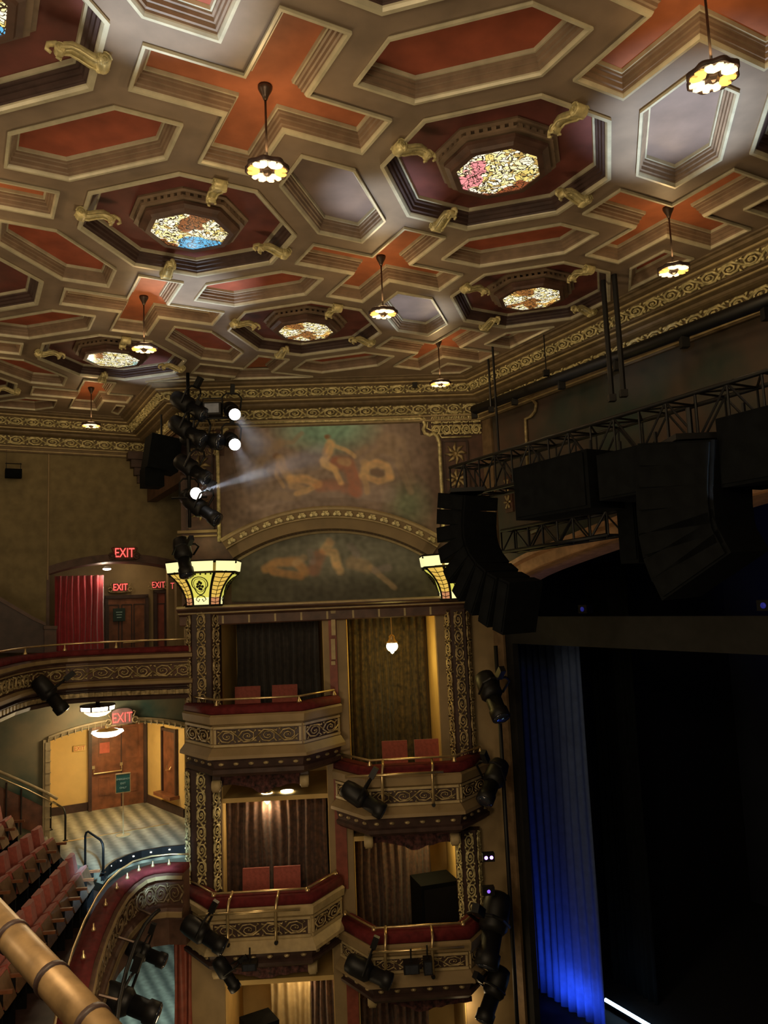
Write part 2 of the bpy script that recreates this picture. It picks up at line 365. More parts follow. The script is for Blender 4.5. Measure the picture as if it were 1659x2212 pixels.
for a,b,c in octs:
    if not ((a,b) in names or inview(c,120)): continue
    for ang in (45,135,225,315):
        dv=(LU*math.cos(R(ang))+LV*math.sin(R(ang))); p=c+dv*SP*(A_+B_)*q
        M=T(p.x,p.y,ZB-.01)@frame((0,0,0),(dv.x,dv.y,0),(-dv.y,dv.x,0),(0,0,1))
        lab='gilt bracket, %s edge of octagon round the %s'%(side[ang],{(0,0):'blue patched glass light',(1,0):'rose pink glass light',(0,1):'amber middle glass light',(1,1):'pale glass light by the stage cornice',(-1,1):'glass light above the side wall',(0,-1):'cut off corner glass light'}.get((a,b),'outer glass light'))
        if (a,b) not in names:
            lab='gilt bracket, %s edge of an octagon at the %s'%(side[ang],{(-1,0):'left photo edge'}.get((a,b),'photo border'))
        if first: bt.matrix_basis=M; bt['label']=lab; bt['group']='gilt brackets of the octagonal coffers'; first=False
        else: dup(bt,M,lab)
# pendants in the crosses
PG=glow('pendant_glass',(1,.82,.50),1.25); PG2=glow('pendant_amber_glass',(1,.55,.14),.8)
def pendant():
    t=thing('pendant_lamp','x','pendant lamp')
    m=MB(); m.lathe([(.058,0),(.06,-.02),(.052,-.04),(.028,-.085),(.016,-.12)],16); m.build('canopy',BRONZE,t,True)
    m=MB(); m.tube([(0,0,-.12),(0,0,-.70)],.0095,8); m.build('rod',BRONZE,t,True)
    m=MB(); m.lathe([(.02,-.66),(.05,-.68),(.15,-.69),(.17,-.70),(.17,-.735),(.15,-.735),(.148,-.71),(.03,-.70)],48,None,8,.06); m.build('shade_rim',DBROWN,t,True)
    for k in range(6):
        a=k*PI/3+.2; g=MB(); pts=[(.058,0),(.075,.04),(.11,.062),(.145,.055),(.158,.025),(.15,.012),(.125,.012),(.115,0),(.125,-.012),(.15,-.012),(.158,-.025),(.145,-.055),(.11,-.062),(.075,-.04)]
        rot=RZ(a); g.prism(pts,.018,rot@T(0,0,-.742)); g.build('glass_petal',PG if k%3 else PG2,t)
    m=MB(); m.lathe([(.012,-.775),(.03,-.765),(.045,-.745),(.05,-.72)],5); m.build('finial',BRONZE,t)
    return t
pl=pendant(); first=True
plab={(.5,-.5):'pendant lamp with bronze rod hanging from the large orange cross, upper left',(.5,.5):'small pendant lamp hanging beside the pale hexagon coffer, middle of the ceiling',(1.5,.5):'pendant lamp hanging under the orange cross next to the stage cornice',(-.5,.5):'pendant lamp hanging in front of the stained glass above the side wall',(.5,1.5):'pendant lamp hanging in front of the gold frieze over the mural',(-1.5,1.5):'pendant lamp hanging in front of the side wall frieze',(1.5,-.5):'large pendant lamp at the upper right corner, amber petals'}
for a,b,c in crosses:
    if (a,b) not in plab: continue
    dz={(.5,.5):-.06,(1.5,.5):.06}.get((a,b),0)
    M=T(c.x,c.y,ZR)
    if first: pl.matrix_basis=M; pl['label']=plab[(a,b)]; pl['group']='pendant lamps in the cross coffers'; first=False
    else: dup(pl,M,plab[(a,b)])
def light(name,loc,energy,col,r=.1,typ='POINT',**k):
    l=bpy.data.lights.new(name,typ); l.energy=energy; l.color=col
    if typ!='AREA': l.shadow_soft_size=r
    for a,v in k.items(): setattr(l,a,v)
    o=bpy.data.objects.new(name,l); COL.objects.link(o); o.location=loc; return o
def aim(o,p): o.rotation_euler=(V(p)-o.location).to_track_quat('-Z','Y').to_euler(); return o
WARM=(1,.72,.38)
for a in (-1.5,-.5,.5,1.5):
    for b in (-2.5,-1.5,-.5,.5,1.5):
        c=lat(a,b)
        if (a,b)==(-.5,1.5): continue
        light('pendant_bulb',(c.x,c.y,ZR-.92),5,WARM,.06)
        light('pendant_uplight',(c.x,c.y,ZR-.58),9,(1,.66,.3),.07)
# ---------------------------------------------------------------- front wall with murals and boxes
def MT(px,py,d): x,z=MU.at(px,py,d); return MU.M@T(x,-d,z)
def mx(px,py,d): return MU.at(px,py,d)[0]
def mz(px,py,d): return MU.at(px,py,d)[1]
XL,XR=mx(392,1200,0),2.92
ZE=mz(700,1302,.1)                           # top of the entablature over the boxes
pa,pb,pc=[V(MU.at(*p,.22)) for p in ((478,1163),(735,1093),(955,1160))]
def circ(a,b,c):
    d=2*(a.x*(b.y-c.y)+b.x*(c.y-a.y)+c.x*(a.y-b.y)); A,B,C_=a.length_squared,b.length_squared,c.length_squared
    o=V(((A*(b.y-c.y)+B*(c.y-a.y)+C_*(a.y-b.y))/d,(A*(c.x-b.x)+B*(a.x-c.x)+C_*(b.x-a.x))/d)); return o,(a-o).length
AC,AR=circ(pa,pb,pc)
RIN=AR-.40                                    # lunette edge
def archz(x,r):
    k=r*r-(x-AC.x)**2; return AC.y+math.sqrt(k) if k>0 else -99
wf=MB(); wf.M=MU.M
xs=[XL+(XR-XL)*i/80 for i in range(81)]
wf.loft([[(x,0,max(ZE,archz(x,RIN))),(x,0,CZ+3.6),(x,.55,CZ+3.6),(x,.55,max(ZE,archz(x,RIN)))] for x in xs],cap=(True,True))
wf.box(((XL+XR)/2,.62,(ZE+CZ+2)/2),(XR-XL,.1,CZ+2-ZE))
struct(wf.build('wall_front',BROWN))
# piers between the boxes, box floors and back walls
def pier(name,x0,x1,m): b=MB(); b.M=MU.M; b.box(((x0+x1)/2,1.0,ZE/2),(x1-x0,2.0,ZE)); return struct(b.build(name,m))
xa0,xa1=mx(474,1450,0),mx(700,1450,0); xb0,xb1=mx(752,1500,0),mx(946,1440,0); xb2=mx(992,1870,0)
pier('wall_pier_left',XL+.03,xa0,TAN); pier('wall_pier_middle',xa1,xb0,TAN); pier('wall_pier_right',xb2,XR,TAN)
b=MB(); b.M=MU.M; zq=CZ-3.75; b.box(((xb1+xb2)/2,1.0,(ZE+zq)/2),(xb2-xb1,2.0,ZE-zq)); struct(b.build('wall_pier_right',TAN))
b=MB(); b.M=MU.M; b.box(((XL+XR)/2,2.05,ZE/2),(XR-XL,.1,ZE)); struct(b.build('wall_back_of_boxes',YELLOW))
for nm,x0,x1,s in (('a',xa0,xa1,ZE/2),('b',xb0,xb1,ZE-1.95),('c',xb0,xb2,2.4)):
    b=MB(); b.M=MU.M; hz=(ZE-.1) if nm=='a' else 3.5 if nm=='b' else 4.8
    b.box((x0+.006,1.02,s),(.012,1.9,hz)); struct(b.build('wall_box_lining',YELLOW)); b=MB(); b.M=MU.M
    b.box((x1-.006,1.02,s),(.012,1.9,hz)); struct(b.build('wall_box_lining',YELLOW))
b=MB(); b.M=MU.M                             # red brown strip down the middle pier
b.box((mx(736,1780,0),-.02,CZ-3.9),(.20,.05,2.2)); b.box((mx(716,1400,0)+.03,-.03,CZ-.95),(.14,.06,1.7)); b.box((mx(762,2160,0),-.02,CZ-7.5),(.20,.05,2.0))
struct(b.build('trim_5',REDWOOD))
# entablature
en=MB()
ep=[V((MU.p(XL-.02,0,0).x,MU.p(XL-.02,0,0).y)),V((MU.p(XR,0,0).x,MU.p(XR,0,0).y))]; ep=ep[::-1]
zt=ZE
sweep(en,ep,[(-.1,zt-.32),(.10,zt-.32),(.12,zt-.30),(.12,zt-.15),(.2,zt-.13),(.24,zt-.10),(.24,zt-.075),(.30,zt-.055),(.36,zt-.03),(.37,zt),(.34,zt+.02),(.3,zt+.03),(-.1,zt+.03)])
struct(en.build('trim_6',BROWN))
en=MB(); sweep(en,ep,[(.33,zt-.012),(.385,zt-.008),(.385,zt+.022),(.33,zt+.034)]); sweep(en,ep,[(.20,zt-.118),(.262,zt-.104),(.262,zt-.086),(.2,zt-.08)])
en.M=MU.M
for i in range(9):
    x=xa0+.1+i*(xb1-xa0-.2)/8; en.box((x,-.125,zt-.225),(.035,.02,.14))
struct(en.build('trim_7',CREAM))

# ---- murals
SKY=(.20,.34,.27)
def blend(a,b,t): return tuple(x+(y-x)*t for x,y in zip(a,b))
def paint(x,y,base,strokes):
    c=base(x,y); n1=NZ.noise(V((x*.028,y*.028,1.7))); n2=NZ.noise(V((x*.09,y*.09,5.1)))
    c=tuple(max(0,1.6*v*(1+.34*n1+.34*n2)) for v in c)
    wx=x+3.5*n1+1.5*n2; wy=y+3*NZ.noise(V((x*.03,y*.03,9.3)))
    for pts,r,col,op in strokes:
        best=1e9
        for i in range(len(pts)-1):
            ax,ay=pts[i];bx,by=pts[i+1]; dx,dy=bx-ax,by-ay; k=max(0,min(1,((wx-ax)*dx+(wy-ay)*dy)/(dx*dx+dy*dy+1e-6)))
            best=min(best,math.hypot(wx-ax-k*dx,wy-ay-k*dy))
        t=max(0,min(1,(r+2-best)/(r*.42+2)))*op*.95
        if t>0: c=blend(c,tuple(1.55*v for v in col),min(1,max(0,t*(.9+.4*n2+.2*n1))))
    return (*c,1)
F1=(.62,.42,.21); F2=(.42,.29,.17); F3=(.30,.22,.15); RO=(.34,.13,.08); GY=(.24,.20,.19)
up_strokes=[([(600,1070),(700,1075),(840,1068)],20,GY,.45),([(830,950),(850,956)],20,F3,.45),([(560,1068),(640,1072)],12,F3,.5),
 ([(554,1035),(560,1000),(577,972),(606,957)],12,F3,.65),([(606,957),(634,955),(652,938)],5,F3,.65),([(598,962),(602,960)],8,F3,.6),
 ([(595,986),(598,984)],7,(.20,.12,.08),.8),([(606,992),(613,1015),(624,1031)],11,F2,.85),([(603,1000),(596,1030),(612,1050)],4,F2,.7),([(628,1036),(660,1035),(688,1046)],10,F1,.75),([(688,1046),(662,1061),(640,1066)],6,F1,.7),([(632,1048),(658,1058)],8,F2,.7),
 ([(728,1000),(752,1004),(764,1030),(770,1062)],17,RO,.75),([(690,1050),(730,1048),(760,1060)],15,RO,.55),([(738,996),(750,998)],9,F2,.8),
 ([(707,944),(709,943)],6,(.26,.15,.08),.9),([(714,958),(711,976),(700,996)],10,F1,.85),([(698,1000),(722,1014)],9,F1,.85),([(722,1014),(737,1042)],6,F1,.8),([(721,962),(744,971),(766,986)],4,F1,.75),([(706,962),(698,980)],4,F2,.7),
 ([(786,1028),(792,1006),(814,999),(836,1010),(842,1030)],10,F1,.75),([(842,1032),(816,1040),(796,1032)],8,F1,.75),([(787,1032),(795,1064)],6,F2,.75),([(806,1018),(822,1024)],7,(.16,.10,.07),.7),([(786,1000),(790,996)],7,F2,.6),
 ([(798,984),(828,970),(858,986),(868,1020),(886,1062)],8,F3,.6),([(870,950),(880,1000),(892,1040)],7,F3,.4),([(770,985),(790,965)],6,F3,.5),([(660,985),(680,1010)],10,GY,.5)]
def up_base(x,y):
    edge=(.085,.055,.042); mid=(.23,.175,.145)
    e=max(0,min(1,min(x-485,945-x)/90)); c=blend(edge,mid,e)
    t=max(0,1-math.hypot((x-705)/130,(y-925)/62)); c=blend(c,SKY,min(1,t*1.5))
    t=max(0,1-math.hypot((x-880)/60,(y-1090)/70)); return blend(c,(.13,.15,.10),min(1,t*1.3))
lo_strokes=[([(575,1228),(600,1215),(640,1212),(660,1235)],11,(.40,.22,.09),.75),([(590,1235),(650,1245)],9,(.38,.2,.08),.7),([(640,1215),(655,1205)],9,F2,.6),([(710,1178),(700,1190),(720,1195),(728,1220)],10,F1,.7),([(712,1168),(716,1172)],7,F2,.8),([(728,1222),(735,1232)],10,F1,.6),([(690,1200),(680,1230)],16,RO,.5),([(760,1215),(790,1225)],16,F2,.5),([(800,1225),(830,1250),(850,1268)],6,F2,.6),([(755,1180),(770,1200)],8,GY,.6),([(670,1190),(675,1215)],8,GY,.6),([(810,1232),(840,1226)],8,GY,.6)]
def lo_base(x,y):
    c=blend((.07,.065,.05),(.20,.20,.16),max(0,1-math.hypot((x-740)/210,(y-1180)/95)*.95)); 
    return c
paintmat=bpy.data.materials.new('mural_paint'); paintmat.use_nodes=True
nt=paintmat.node_tree; pb_=nt.nodes['Principled BSDF']; at_=nt.nodes.new('ShaderNodeAttribute'); at_.attribute_name='Col'
nz=nt.nodes.new('ShaderNodeTexNoise'); nz.inputs['Scale'].default_value=9; nz.inputs['Detail'].default_value=8
mu=nt.nodes.new('ShaderNodeMixRGB'); mu.blend_type='OVERLAY'; mu.inputs[0].default_value=.3; nt.links.new(at_.outputs[0],mu.inputs[1]); nt.links.new(nz.outputs[0],mu.inputs[2]); nt.links.new(mu.outputs[0],pb_.inputs['Base Color']); pb_.inputs['Roughness'].default_value=.75
def mural(name,x0,x1,top,bot,d,base,strokes,label,nx=240,ny=96,fr=None,mapf=None):
    fr=fr or MU; vs=[];cs=[];fs=[]
    for i in range(nx+1):
        px=x0+(x1-x0)*i/nx; t,bt_=top(px),bot(px)
        for j in range(ny+1):
            py=t+(bt_-t)*j/ny; X,Z=fr.at(px,py,d); vs.append((X,-d,Z)); cs.append(paint(px,py,base,strokes))
    for i in range(nx):
        for j in range(ny): a=i*(ny+1)+j; fs.append((a,a+1,a+ny+2,a+ny+1))
    n=len(vs); vs2=[(x,y+.03,z) for x,y,z in vs]; rim=[i*(ny+1) for i in range(nx+1)]+[nx*(ny+1)+j for j in range(1,ny+1)]+[i*(ny+1)+ny for i in range(nx-1,-1,-1)]+[j for j in range(ny-1,0,-1)]
    k=len(rim); vs+= [vs2[i] for i in rim]; cs += [cs[i] for i in rim]; fs += [(rim[i],rim[(i+1)%k],n+(i+1)%k,n+i) for i in range(k)]
    me=bpy.data.meshes.new(name); me.from_pydata(vs,[],fs); at=me.color_attributes.new('Col','FLOAT_COLOR','POINT')
    at.data.foreach_set('color',[v for c in cs for v in c]); me.materials.append(paintmat)
    o=bpy.data.objects.new(name,me); COL.objects.link(o); o.matrix_basis=fr.M; return tag(o,label,'mural')
def arch_py(px,r,d):                         # picture row of the arch at this column
    x=mx(px,1150,d); z=archz(x,r); lo,hi=900,1400
    for _ in range(30):
        m=(lo+hi)/2
        if mz(px,m,d)>z: lo=m
        else: hi=m
    return lo
MURAL1=mural('mural_painting',474,950,lambda p:(985 if p<484 else 950 if p<506 else 911 if p<908 else 940),lambda p:arch_py(p,AR-.02,.03),.03,up_base,up_strokes,'large dusky mural of loosely painted figures above the gilded arch')
mural('mural_painting',500,960,lambda p:arch_py(p,RIN+.03,-.50),lambda p:1300,-.50,lo_base,lo_strokes,'dark lunette mural under the gilded arch above the boxes',150,54)
fr_=MB()
def mp(px,py,d): x,z=MU.at(px,py,d); return (x,-d,z)
def rail(mb,pts,w,d,n=6): mb.tube([mp(*p,d) for p in pts],w,n)
rail(fr_,[(474,1170),(472,1060),(469,950),(470,944),(479,943),(480,935),(485,928),(493,925)],.038,.04)
rail(fr_,[(505,913),(700,909),(906,904),(914,908),(918,918),(914,928),(918,936),(928,940),(936,936),(944,942),(947,952),(949,955),(955,1080),(958,1160)],.038,.04)
rail(fr_,[(505,904),(700,899),(900,894),(912,899),(924,912),(922,925),(932,930),(945,930),(954,945),(1018,943)],.018,.04)
fr_.build('gilt_frame',GOLD,MURAL1,True)
# arch moulding
def arc(mb,prof,n=72,x0=None,x1=None):
    x0=pa.x-.02 if x0 is None else x0; x1=pc.x+.02 if x1 is None else x1
    a0=math.acos((x0-AC.x)/AR); a1=math.acos((x1-AC.x)/AR); rows=[]
    for i in range(n+1):
        a=a0+(a1-a0)*i/n; rows.append([(AC.x+r*math.cos(a),-d,AC.y+r*math.sin(a)) for r,d in prof])
    mb.loft(rows,cap=(True,True))
am=struct(thing('trim_10','gilded segmental arch moulding with small scroll brackets between the two murals','arch'))
am.matrix_basis=MU.M
m=MB(); arc(m,[(AR-.06,-.05),(AR-.06,.24),(AR-.20,.20),(AR-.22,.14),(AR-.40,.10),(AR-.40,-.5),(AR-.36,-.5),(AR-.1,-.1)]); m.build('archivolt',TAN,am)
m=MB(); arc(m,[(AR,0),(AR+.0,.24),(AR-.03,.27),(AR-.07,.26),(AR-.075,0)]); arc(m,[(AR-.19,.1),(AR-.19,.225),(AR-.215,.225),(AR-.225,.1)]); arc(m,[(AR-.385,-.46),(AR-.385,-.38),(AR-.44,-.38),(AR-.44,-.46)]); m.build('gilt_edge',CREAM,am)
md=MB(); md.box((0,0,0),(.09,.10,.085)); 
for s in (-1,1): md.lathe([(.03,-.02),(.036,0),(.03,.02)],8,T(s*.045,-.055,-.02)@RX(PI/2)); md.sph((s*.02,-.06,.02),(.018,.014,.02),6,4)
md.sph((0,-.06,-.025),(.016,.016,.022),6,4)
m0=None
for i in range(18):
    x=pa.x+.12+(pc.x-pa.x-.24)*i/17; a=math.acos((x-AC.x)/AR); Mx_=T(AC.x+(AR-.135)*math.cos(a),-.20,AC.y+(AR-.135)*math.sin(a))@RY(PI/2-a)
    if m0 is None: m0=md.build('modillion',GOLD,am,False); m0.matrix_basis=Mx_
    else: c=m0.copy(); COL.objects.link(c); c.parent=am; c.matrix_basis=Mx_
# corner ornaments and side panels of the mural wall
def patch(name,x0,y0,x1,y1,d,m,rows,unit,lab,rt=.09):
    a,b_=MU.at(x0,y0,d),MU.at(x1,y1,d); o=MB(); h=(a[1]-b_[1])/rows
    for k in range(rows): scroll(o,frame((a[0],-d,b_[1]+k*h),(1,0,0),(0,0,1),(0,-1,0)),b_[0]-a[0],h*.96,unit,rt=rt,phase=k)
    ob=o.build(name,m,smooth=True); ob.matrix_basis=MU.M; return struct(ob)
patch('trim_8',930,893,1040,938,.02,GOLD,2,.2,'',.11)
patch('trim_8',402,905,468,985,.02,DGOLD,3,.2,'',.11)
for x0,x1,y0,y1,lab in ((957,1013,955,1062,'brown panel with two gilt rosettes beside the right edge of the upper mural'),(404,462,965,1145,'brown panel with gilt rosettes beside the left edge of the upper mural')):
    t=thing('rosette_panel',lab,'wall panel'); t.matrix_basis=MU.M
    a,c=MU.at(x0,y0,0),MU.at(x1,y1,0); w_,h_=c[0]-a[0],a[1]-c[1]; cx,cz=(a[0]+c[0])/2,(a[1]+c[1])/2
    m=MB(); m.box((cx,-.03,cz),(w_,.06,h_)); m.build('board',BROWN,t)
    m=MB()
    for dx in (-1,1): m.box((cx+dx*w_*.5,-.06,cz),(.03,.05,h_))
    for dz in (-1,1): m.box((cx,-.06,cz+dz*h_*.5),(w_+.03,.05,.03))
    m.build('border',DBROWN,t)
    k=2
    for j in range(k):
        m=MB(); zc=cz+(.25-.5*j)*h_; rr=min(w_*.42,h_*.2)
        for i in range(8):
            a_=i*PI/4; m.tube([(cx+.15*rr*math.cos(a_),-.075,zc+.15*rr*math.sin(a_)),(cx+.6*rr*math.cos(a_+.25),-.09,zc+.6*rr*math.sin(a_+.25)),(cx+1.1*rr*math.cos(a_),-.07,zc+1.1*rr*math.sin(a_))],[.02,.036,.012],5)
        m.sph((cx,-.085,zc),(.04,.04,.04),8,5); m.build('rosette',DGOLD,t,True)
m=MB(); m.M=MU.M
for x0,x1 in ((384,470),(952,1040)):
    for yy,hh in ((1150,.05),(1160,.03)):
        a,c=MU.at(x0,yy,.05),MU.at(x1,yy,.05); m.box(((a[0]+c[0])/2,-.04,a[1]),(c[0]-a[0],.10,hh))
struct(m.build('trim_9',TAN))

# ---- box balconies
def relief(mb,L,h,M,unit=.34): scroll(mb,M,L,h,unit,rt=.07)
def balcony(label,pts,zr,zs,paintc,end=.12,panel=DGOLD):
    """pts: plan polyline in wall coordinates (x, d) left to right; zr rail height"""
    t=thing('box_balcony',label,'balcony'); t.matrix_basis=MU.M@T(0,0,zr)
    P=[V((x,-d)) for x,d in pts][::-1]      # right to left: left of the path is the wall, so mirror offsets
    def sw(prof): m=MB(); sweep(m,P,prof); return m
    c_top,c_bot,m_top,m_bot,p_top,p_bot,l_bot,f_bot,l2,bot=zs
    sw([(-.25,c_top),(-.2,c_top+.015),(0,c_top+.01),(.05,c_top-.02),(.055,c_bot+.02),(.03,c_bot),(-.25,c_bot)]).build('cushion',REDCUSH,t,True)
    par=sw([(-.22,c_bot),(.05,c_bot),(.085,c_bot-.03),(.085,m_top-.0),(.07,m_bot),(.02,m_bot-.02),(0,p_top),(0,p_bot),(.03,p_bot-.02),(.13,l_bot+.05),(.14,l_bot),(.04,l_bot-.02),(-.22,l_bot-.02)]).build('parapet',paintc,t)
    uf=sw([(-.3,l_bot-.015),(.04,l_bot-.015),(.02,l_bot-.05),(-.02,f_bot),(.03,f_bot-.02),(.02,l2),(-.06,bot),(-.3,bot)])
    m=MB(); poly=[(p.x,p.y) for p in inset(P,-.0,False)]+[(pts[0][0],0.02),(pts[-1][0],.02)]
    m.prism(poly,.1,T(0,0,l_bot-.05)); m.build('floor_slab',DBROWN,t)
    ros=MB(); fr=MB(); h=p_top-p_bot
    for i in range(len(pts)-1):
        a,b_=V((pts[i][0],-pts[i][1],0)),V((pts[i+1][0],-pts[i+1][1],0)); ex=(b_-a).normalized(); L=(b_-a).length; nn=V((ex.y,-ex.x,0))
        M=frame(a+nn*.004,ex,(0,0,1),nn); mg=.055; hh=h-.075
        rc=MB(); rc.M=M; rc.box((L/2,(p_top+p_bot)/2,.0),(L-2*mg,hh,.012)); rc.build('panel',DBROWN,t)
        rl=MB(); relief(rl,L-2*mg-.02,hh*.92,M@T(mg+.01,p_bot+.0375+hh*.04,.006)); rl.build('relief',panel,t,True)
        fr.M=M
        for (cx,cy,w,hg) in ((L/2,p_top-.02,L-.02,.04),(L/2,p_bot+.02,L-.02,.04),(mg*.5+.01,(p_top+p_bot)/2,mg-.02,h-.1),(L-mg*.5-.01,(p_top+p_bot)/2,mg-.02,h-.1)): fr.box((cx,cy,.012),(w,hg,.03))
        n=max(2,round(L/.26)); ros.M=M
        for k in range(n): ros.sph((L*(k+.5)/n,(l_bot+f_bot)/2-.02,.0),(.05,.03,.035),8,5)
    fr.build('panel_frame',CREAM,t); uf.mi=1; uf.M=Mx(); uf.add(ros.v,ros.f); uf.build('underside_frieze',[DBROWN,DGOLD],t)
    rp=inset([V((x,-d)) for x,d in pts],.10,False); m=MB(); m.tube([(p.x,p.y,0) for p in rp],.019,8); m.build('handrail',BRASS,t,True)
    for p in rp:
        m=MB(); m.lathe([(.045,c_top+.01),(.04,c_top+.03),(.016,c_top+.08),(.014,-.01),(.02,0)],8,T(p.x,p.y,0)); m.build('rail_post',BRASS,t,True)
    return t
def bal(label,lc,rc,le,re,ry,rows,paintc):
    """picture columns of corners and ends, picture rows of the mouldings, on the front face d=.95"""
    D=.95; cx=(lc+rc)/2; z=[mz(cx,r,D) for r in rows]; zr=mz(cx,ry,D-.1); y=rows[4]
    pts=[(mx(le,y,.2),.2),(mx(lc,y,D),D),(mx(rc,y,D),D),(mx(re,y,.2),.2)]
    return balcony(label,pts,zr,[q_-zr for q_ in z],paintc),pts,zr
# rows: cushion top, bottom, top moulding top, bottom, panel top, bottom, lower moulding bottom, frieze bottom, lip, underside
B1=bal('upper left box balcony, its right panel caught in blue light',460,653,403,733,1508,[1524,1540,1545,1560,1566,1610,1634,1656,1668,1676],TAN)
B2=bal('lower left box balcony with brass rail over red cushion',453,672,400,738,1925,[1937,1957,1962,1978,1984,2028,2052,2076,2086,2094],CREAM)
B3=bal('upper right box balcony in dim light, left of the dark stage portal',794,992,727,1052,1638,[1654,1672,1677,1694,1699,1738,1760,1786,1797,1805],TAN)
B4=bal('lower right box balcony in front of the black speaker',803,1012,738,1062,1999,[2011,2034,2039,2056,2061,2098,2122,2146,2156,2166],TAN)
# valances under the upper balconies
def valance(label,x0,x1,y0,ys,d,mt):
    a=mx(x0,y0,d); b_=mx(x1,y0,d); zt_=mz((x0+x1)/2,y0,d); n=len(ys)-1; v=MB(); v.M=MU.M; rows=[]
    for i in range(41):
        t_=i/40*n; k=min(int(t_),n-1); f=t_-k; f=f*f*(3-2*f); yy=ys[k]+(ys[k+1]-ys[k])*f; x=a+(b_-a)*i/40; zb=mz(x0+(x1-x0)*i/40,yy,d); wv=.012*math.sin(i*1.3)
        rows.append([(x,-d+wv,zt_),(x,-d+.02+wv,zt_),(x,-d+.02+wv,zb),(x,-d+wv,zb)])
    v.loft(rows,cap=(True,True)); o=tag(v.build('valance',mt),label,'valance'); 
    return o
VAL=M_('dark_valance',(.085,.03,.028),.8,var=.5,scale=16)
valance('dark scalloped valance under the upper left box balcony',470,662,1672,[1697,1695,1700,1714,1700,1692,1696],.45,VAL)
valance('dark scalloped valance under the upper right box balcony',795,993,1800,[1822,1820,1826,1837,1826,1818,1822],.45,VAL)
valance('dark scalloped valance under the lower left box balcony',462,684,2090,[2100,2102,2108,2114,2106,2100,2098],.45,VAL)
valance('dark scalloped valance under the lower right box balcony',795,1020,2160,[2166,2166,2174,2186,2176,2168,2164],.45,VAL)
# volute consoles carrying the balconies
def console(px,py,d,label,sc_=1.0):
    t=thing('volute_console',label,'console',MT(px,py,d)@Mx.Scale(sc_,4))
    m=MB(); m.box((0,.16,.08),(.13,.34,.34)); m.build('block',DBROWN,t)
    m=MB(); volute(m,RZ(PI/2)@T(-.02,0,-.03)@Mx.Scale(1.9,4),.055,.07); m.build('volute',CREAM,t,True)
for px,py,l in ((468,1694,'upper left balcony, left end'),(658,1682,'upper left balcony, right end'),(796,1814,'upper right balcony, left end'),(982,1808,'upper right balcony, right end'),(470,2094,'lower left balcony, left end'),(676,2084,'lower left balcony, right end'),(804,2156,'lower right balcony, left end')):
    console(px,py,.62,'pale scroll console under the '+l)
# scrolled pilasters
def pilaster(label,px0,px1,y0,y1,mt,base=DBROWN,d=.12,sidew=.6):
    x0,x1=mx(px0,(y0+y1)/2,d),mx(px1,(y0+y1)/2,d); zt_,zb=mz((px0+px1)/2,y0,d),mz((px0+px1)/2,y1,d)
    t=thing('scrolled_pilaster',label,'pilaster',MU.M@T(x0,-d,zb)); W=x1-x0; H=zt_-zb; w3=W*.36
    plan=[(0,.25),(0,0.06),(W*.22,-.10),(W*.78,-.10),(W,.06),(W,.25)]
    m=MB(); m.prism(plan,H); m.build('shaft',base,t)
    for i in (1,2,3):
        a,b_=V((*plan[i],0)),V((*plan[i+1],0)); ex=(b_-a).normalized(); L=(b_-a).length; nn=V((ex.y,-ex.x,0)); wd=min(L*.8,.17)
        m=MB(); M=frame(a+ex*(L/2+wd/2)+nn*.004,(0,0,1),-ex,nn); scroll(m,M@T(.03,0,0),H-.06,wd,wd*1.75,n=5,rt=.11); m.build('scroll_strip',mt,t,True)
    return t
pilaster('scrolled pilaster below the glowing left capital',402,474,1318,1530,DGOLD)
pilaster('scrolled pilaster left of the lower left box',400,476,1660,1930,GOLD)
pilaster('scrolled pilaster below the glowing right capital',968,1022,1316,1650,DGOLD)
pilaster('scrolled pilaster right of the lower right box',990,1042,1790,2010,GOLD)
# mullion ornament between the upper boxes
m=MB(); m.M=MU.M
for y0,y1 in ((1318,1372),(1380,1424),(1428,1436)):
    a,c=MU.at(716,y0,.06),MU.at(724,y1,.06); m.box(((a[0]+c[0])/2,-.075,(a[1]+c[1])/2),(.075,.07,a[1]-c[1]))
m.prism([(-.04,0),(.04,0),(.055,.1),(-.055,.1)],.08,T(mx(720,1325,.06),-.04,mz(720,1325,.06))@RX(PI/2))
tag(m.build('mullion_ornament',CREAM),'pale stepped ornament on the post between the upper boxes','ornament')

# ---- curtains
def damask(name,c1,c2,sc_=9):
    m=mat(name,c1,.8,var=.2,scale=sc_,col2=c2,sheen=.2); return m
DAM=damask('brown_damask',(.11,.055,.037),(.03,.018,.015),14); DAMG=damask('bronze_damask',(.12,.082,.032),(.018,.014,.009),11); DAMD=damask('black_damask',(.05,.04,.035),(.02,.018,.018),12)
def curtain(label,fr,x0,x1,y,z0,z1,mt,folds,amp=.05,name='curtain',seed=1,flare=0):
    rnd=random.Random(seed); n=folds*8; c=MB(); c.M=fr.M; ph=[rnd.uniform(.6,1.5) for _ in range(folds+2)]; rows=[]
    for i in range(n+1):
        u=i/n; k=int(u*folds); a=amp*ph[k]; x=x0+(x1-x0)*u; yy=y+a*math.sin(u*folds*2*PI); row=[]
        for j in range(9):
            v=j/8; row.append((x+flare*(u-.5)*v+.012*math.sin(7*v+9*u),yy*1+.25*a*math.sin(5*v+k),z1+(z0-z1)*v))
        row += [(p[0],p[1]+.012,p[2]) for p in row[::-1]]
        rows.append(row)
    c.loft(rows,cap=(True,True)); return tag(c.build(name,mt,smooth=True),label,'curtain')
ztop=ZE-.3
def mcur(label,px0,px1,yref,d,z0,z1,mt,folds,seed): return curtain(label,MU,mx(px0,yref,-d),mx(px1,yref,-d),d,z0,z1,mt,folds,seed=seed)
mcur('black patterned curtain at the back of the upper left box',512,690,1430,1.0,CZ-2.5,ztop,DAMD,11,3)
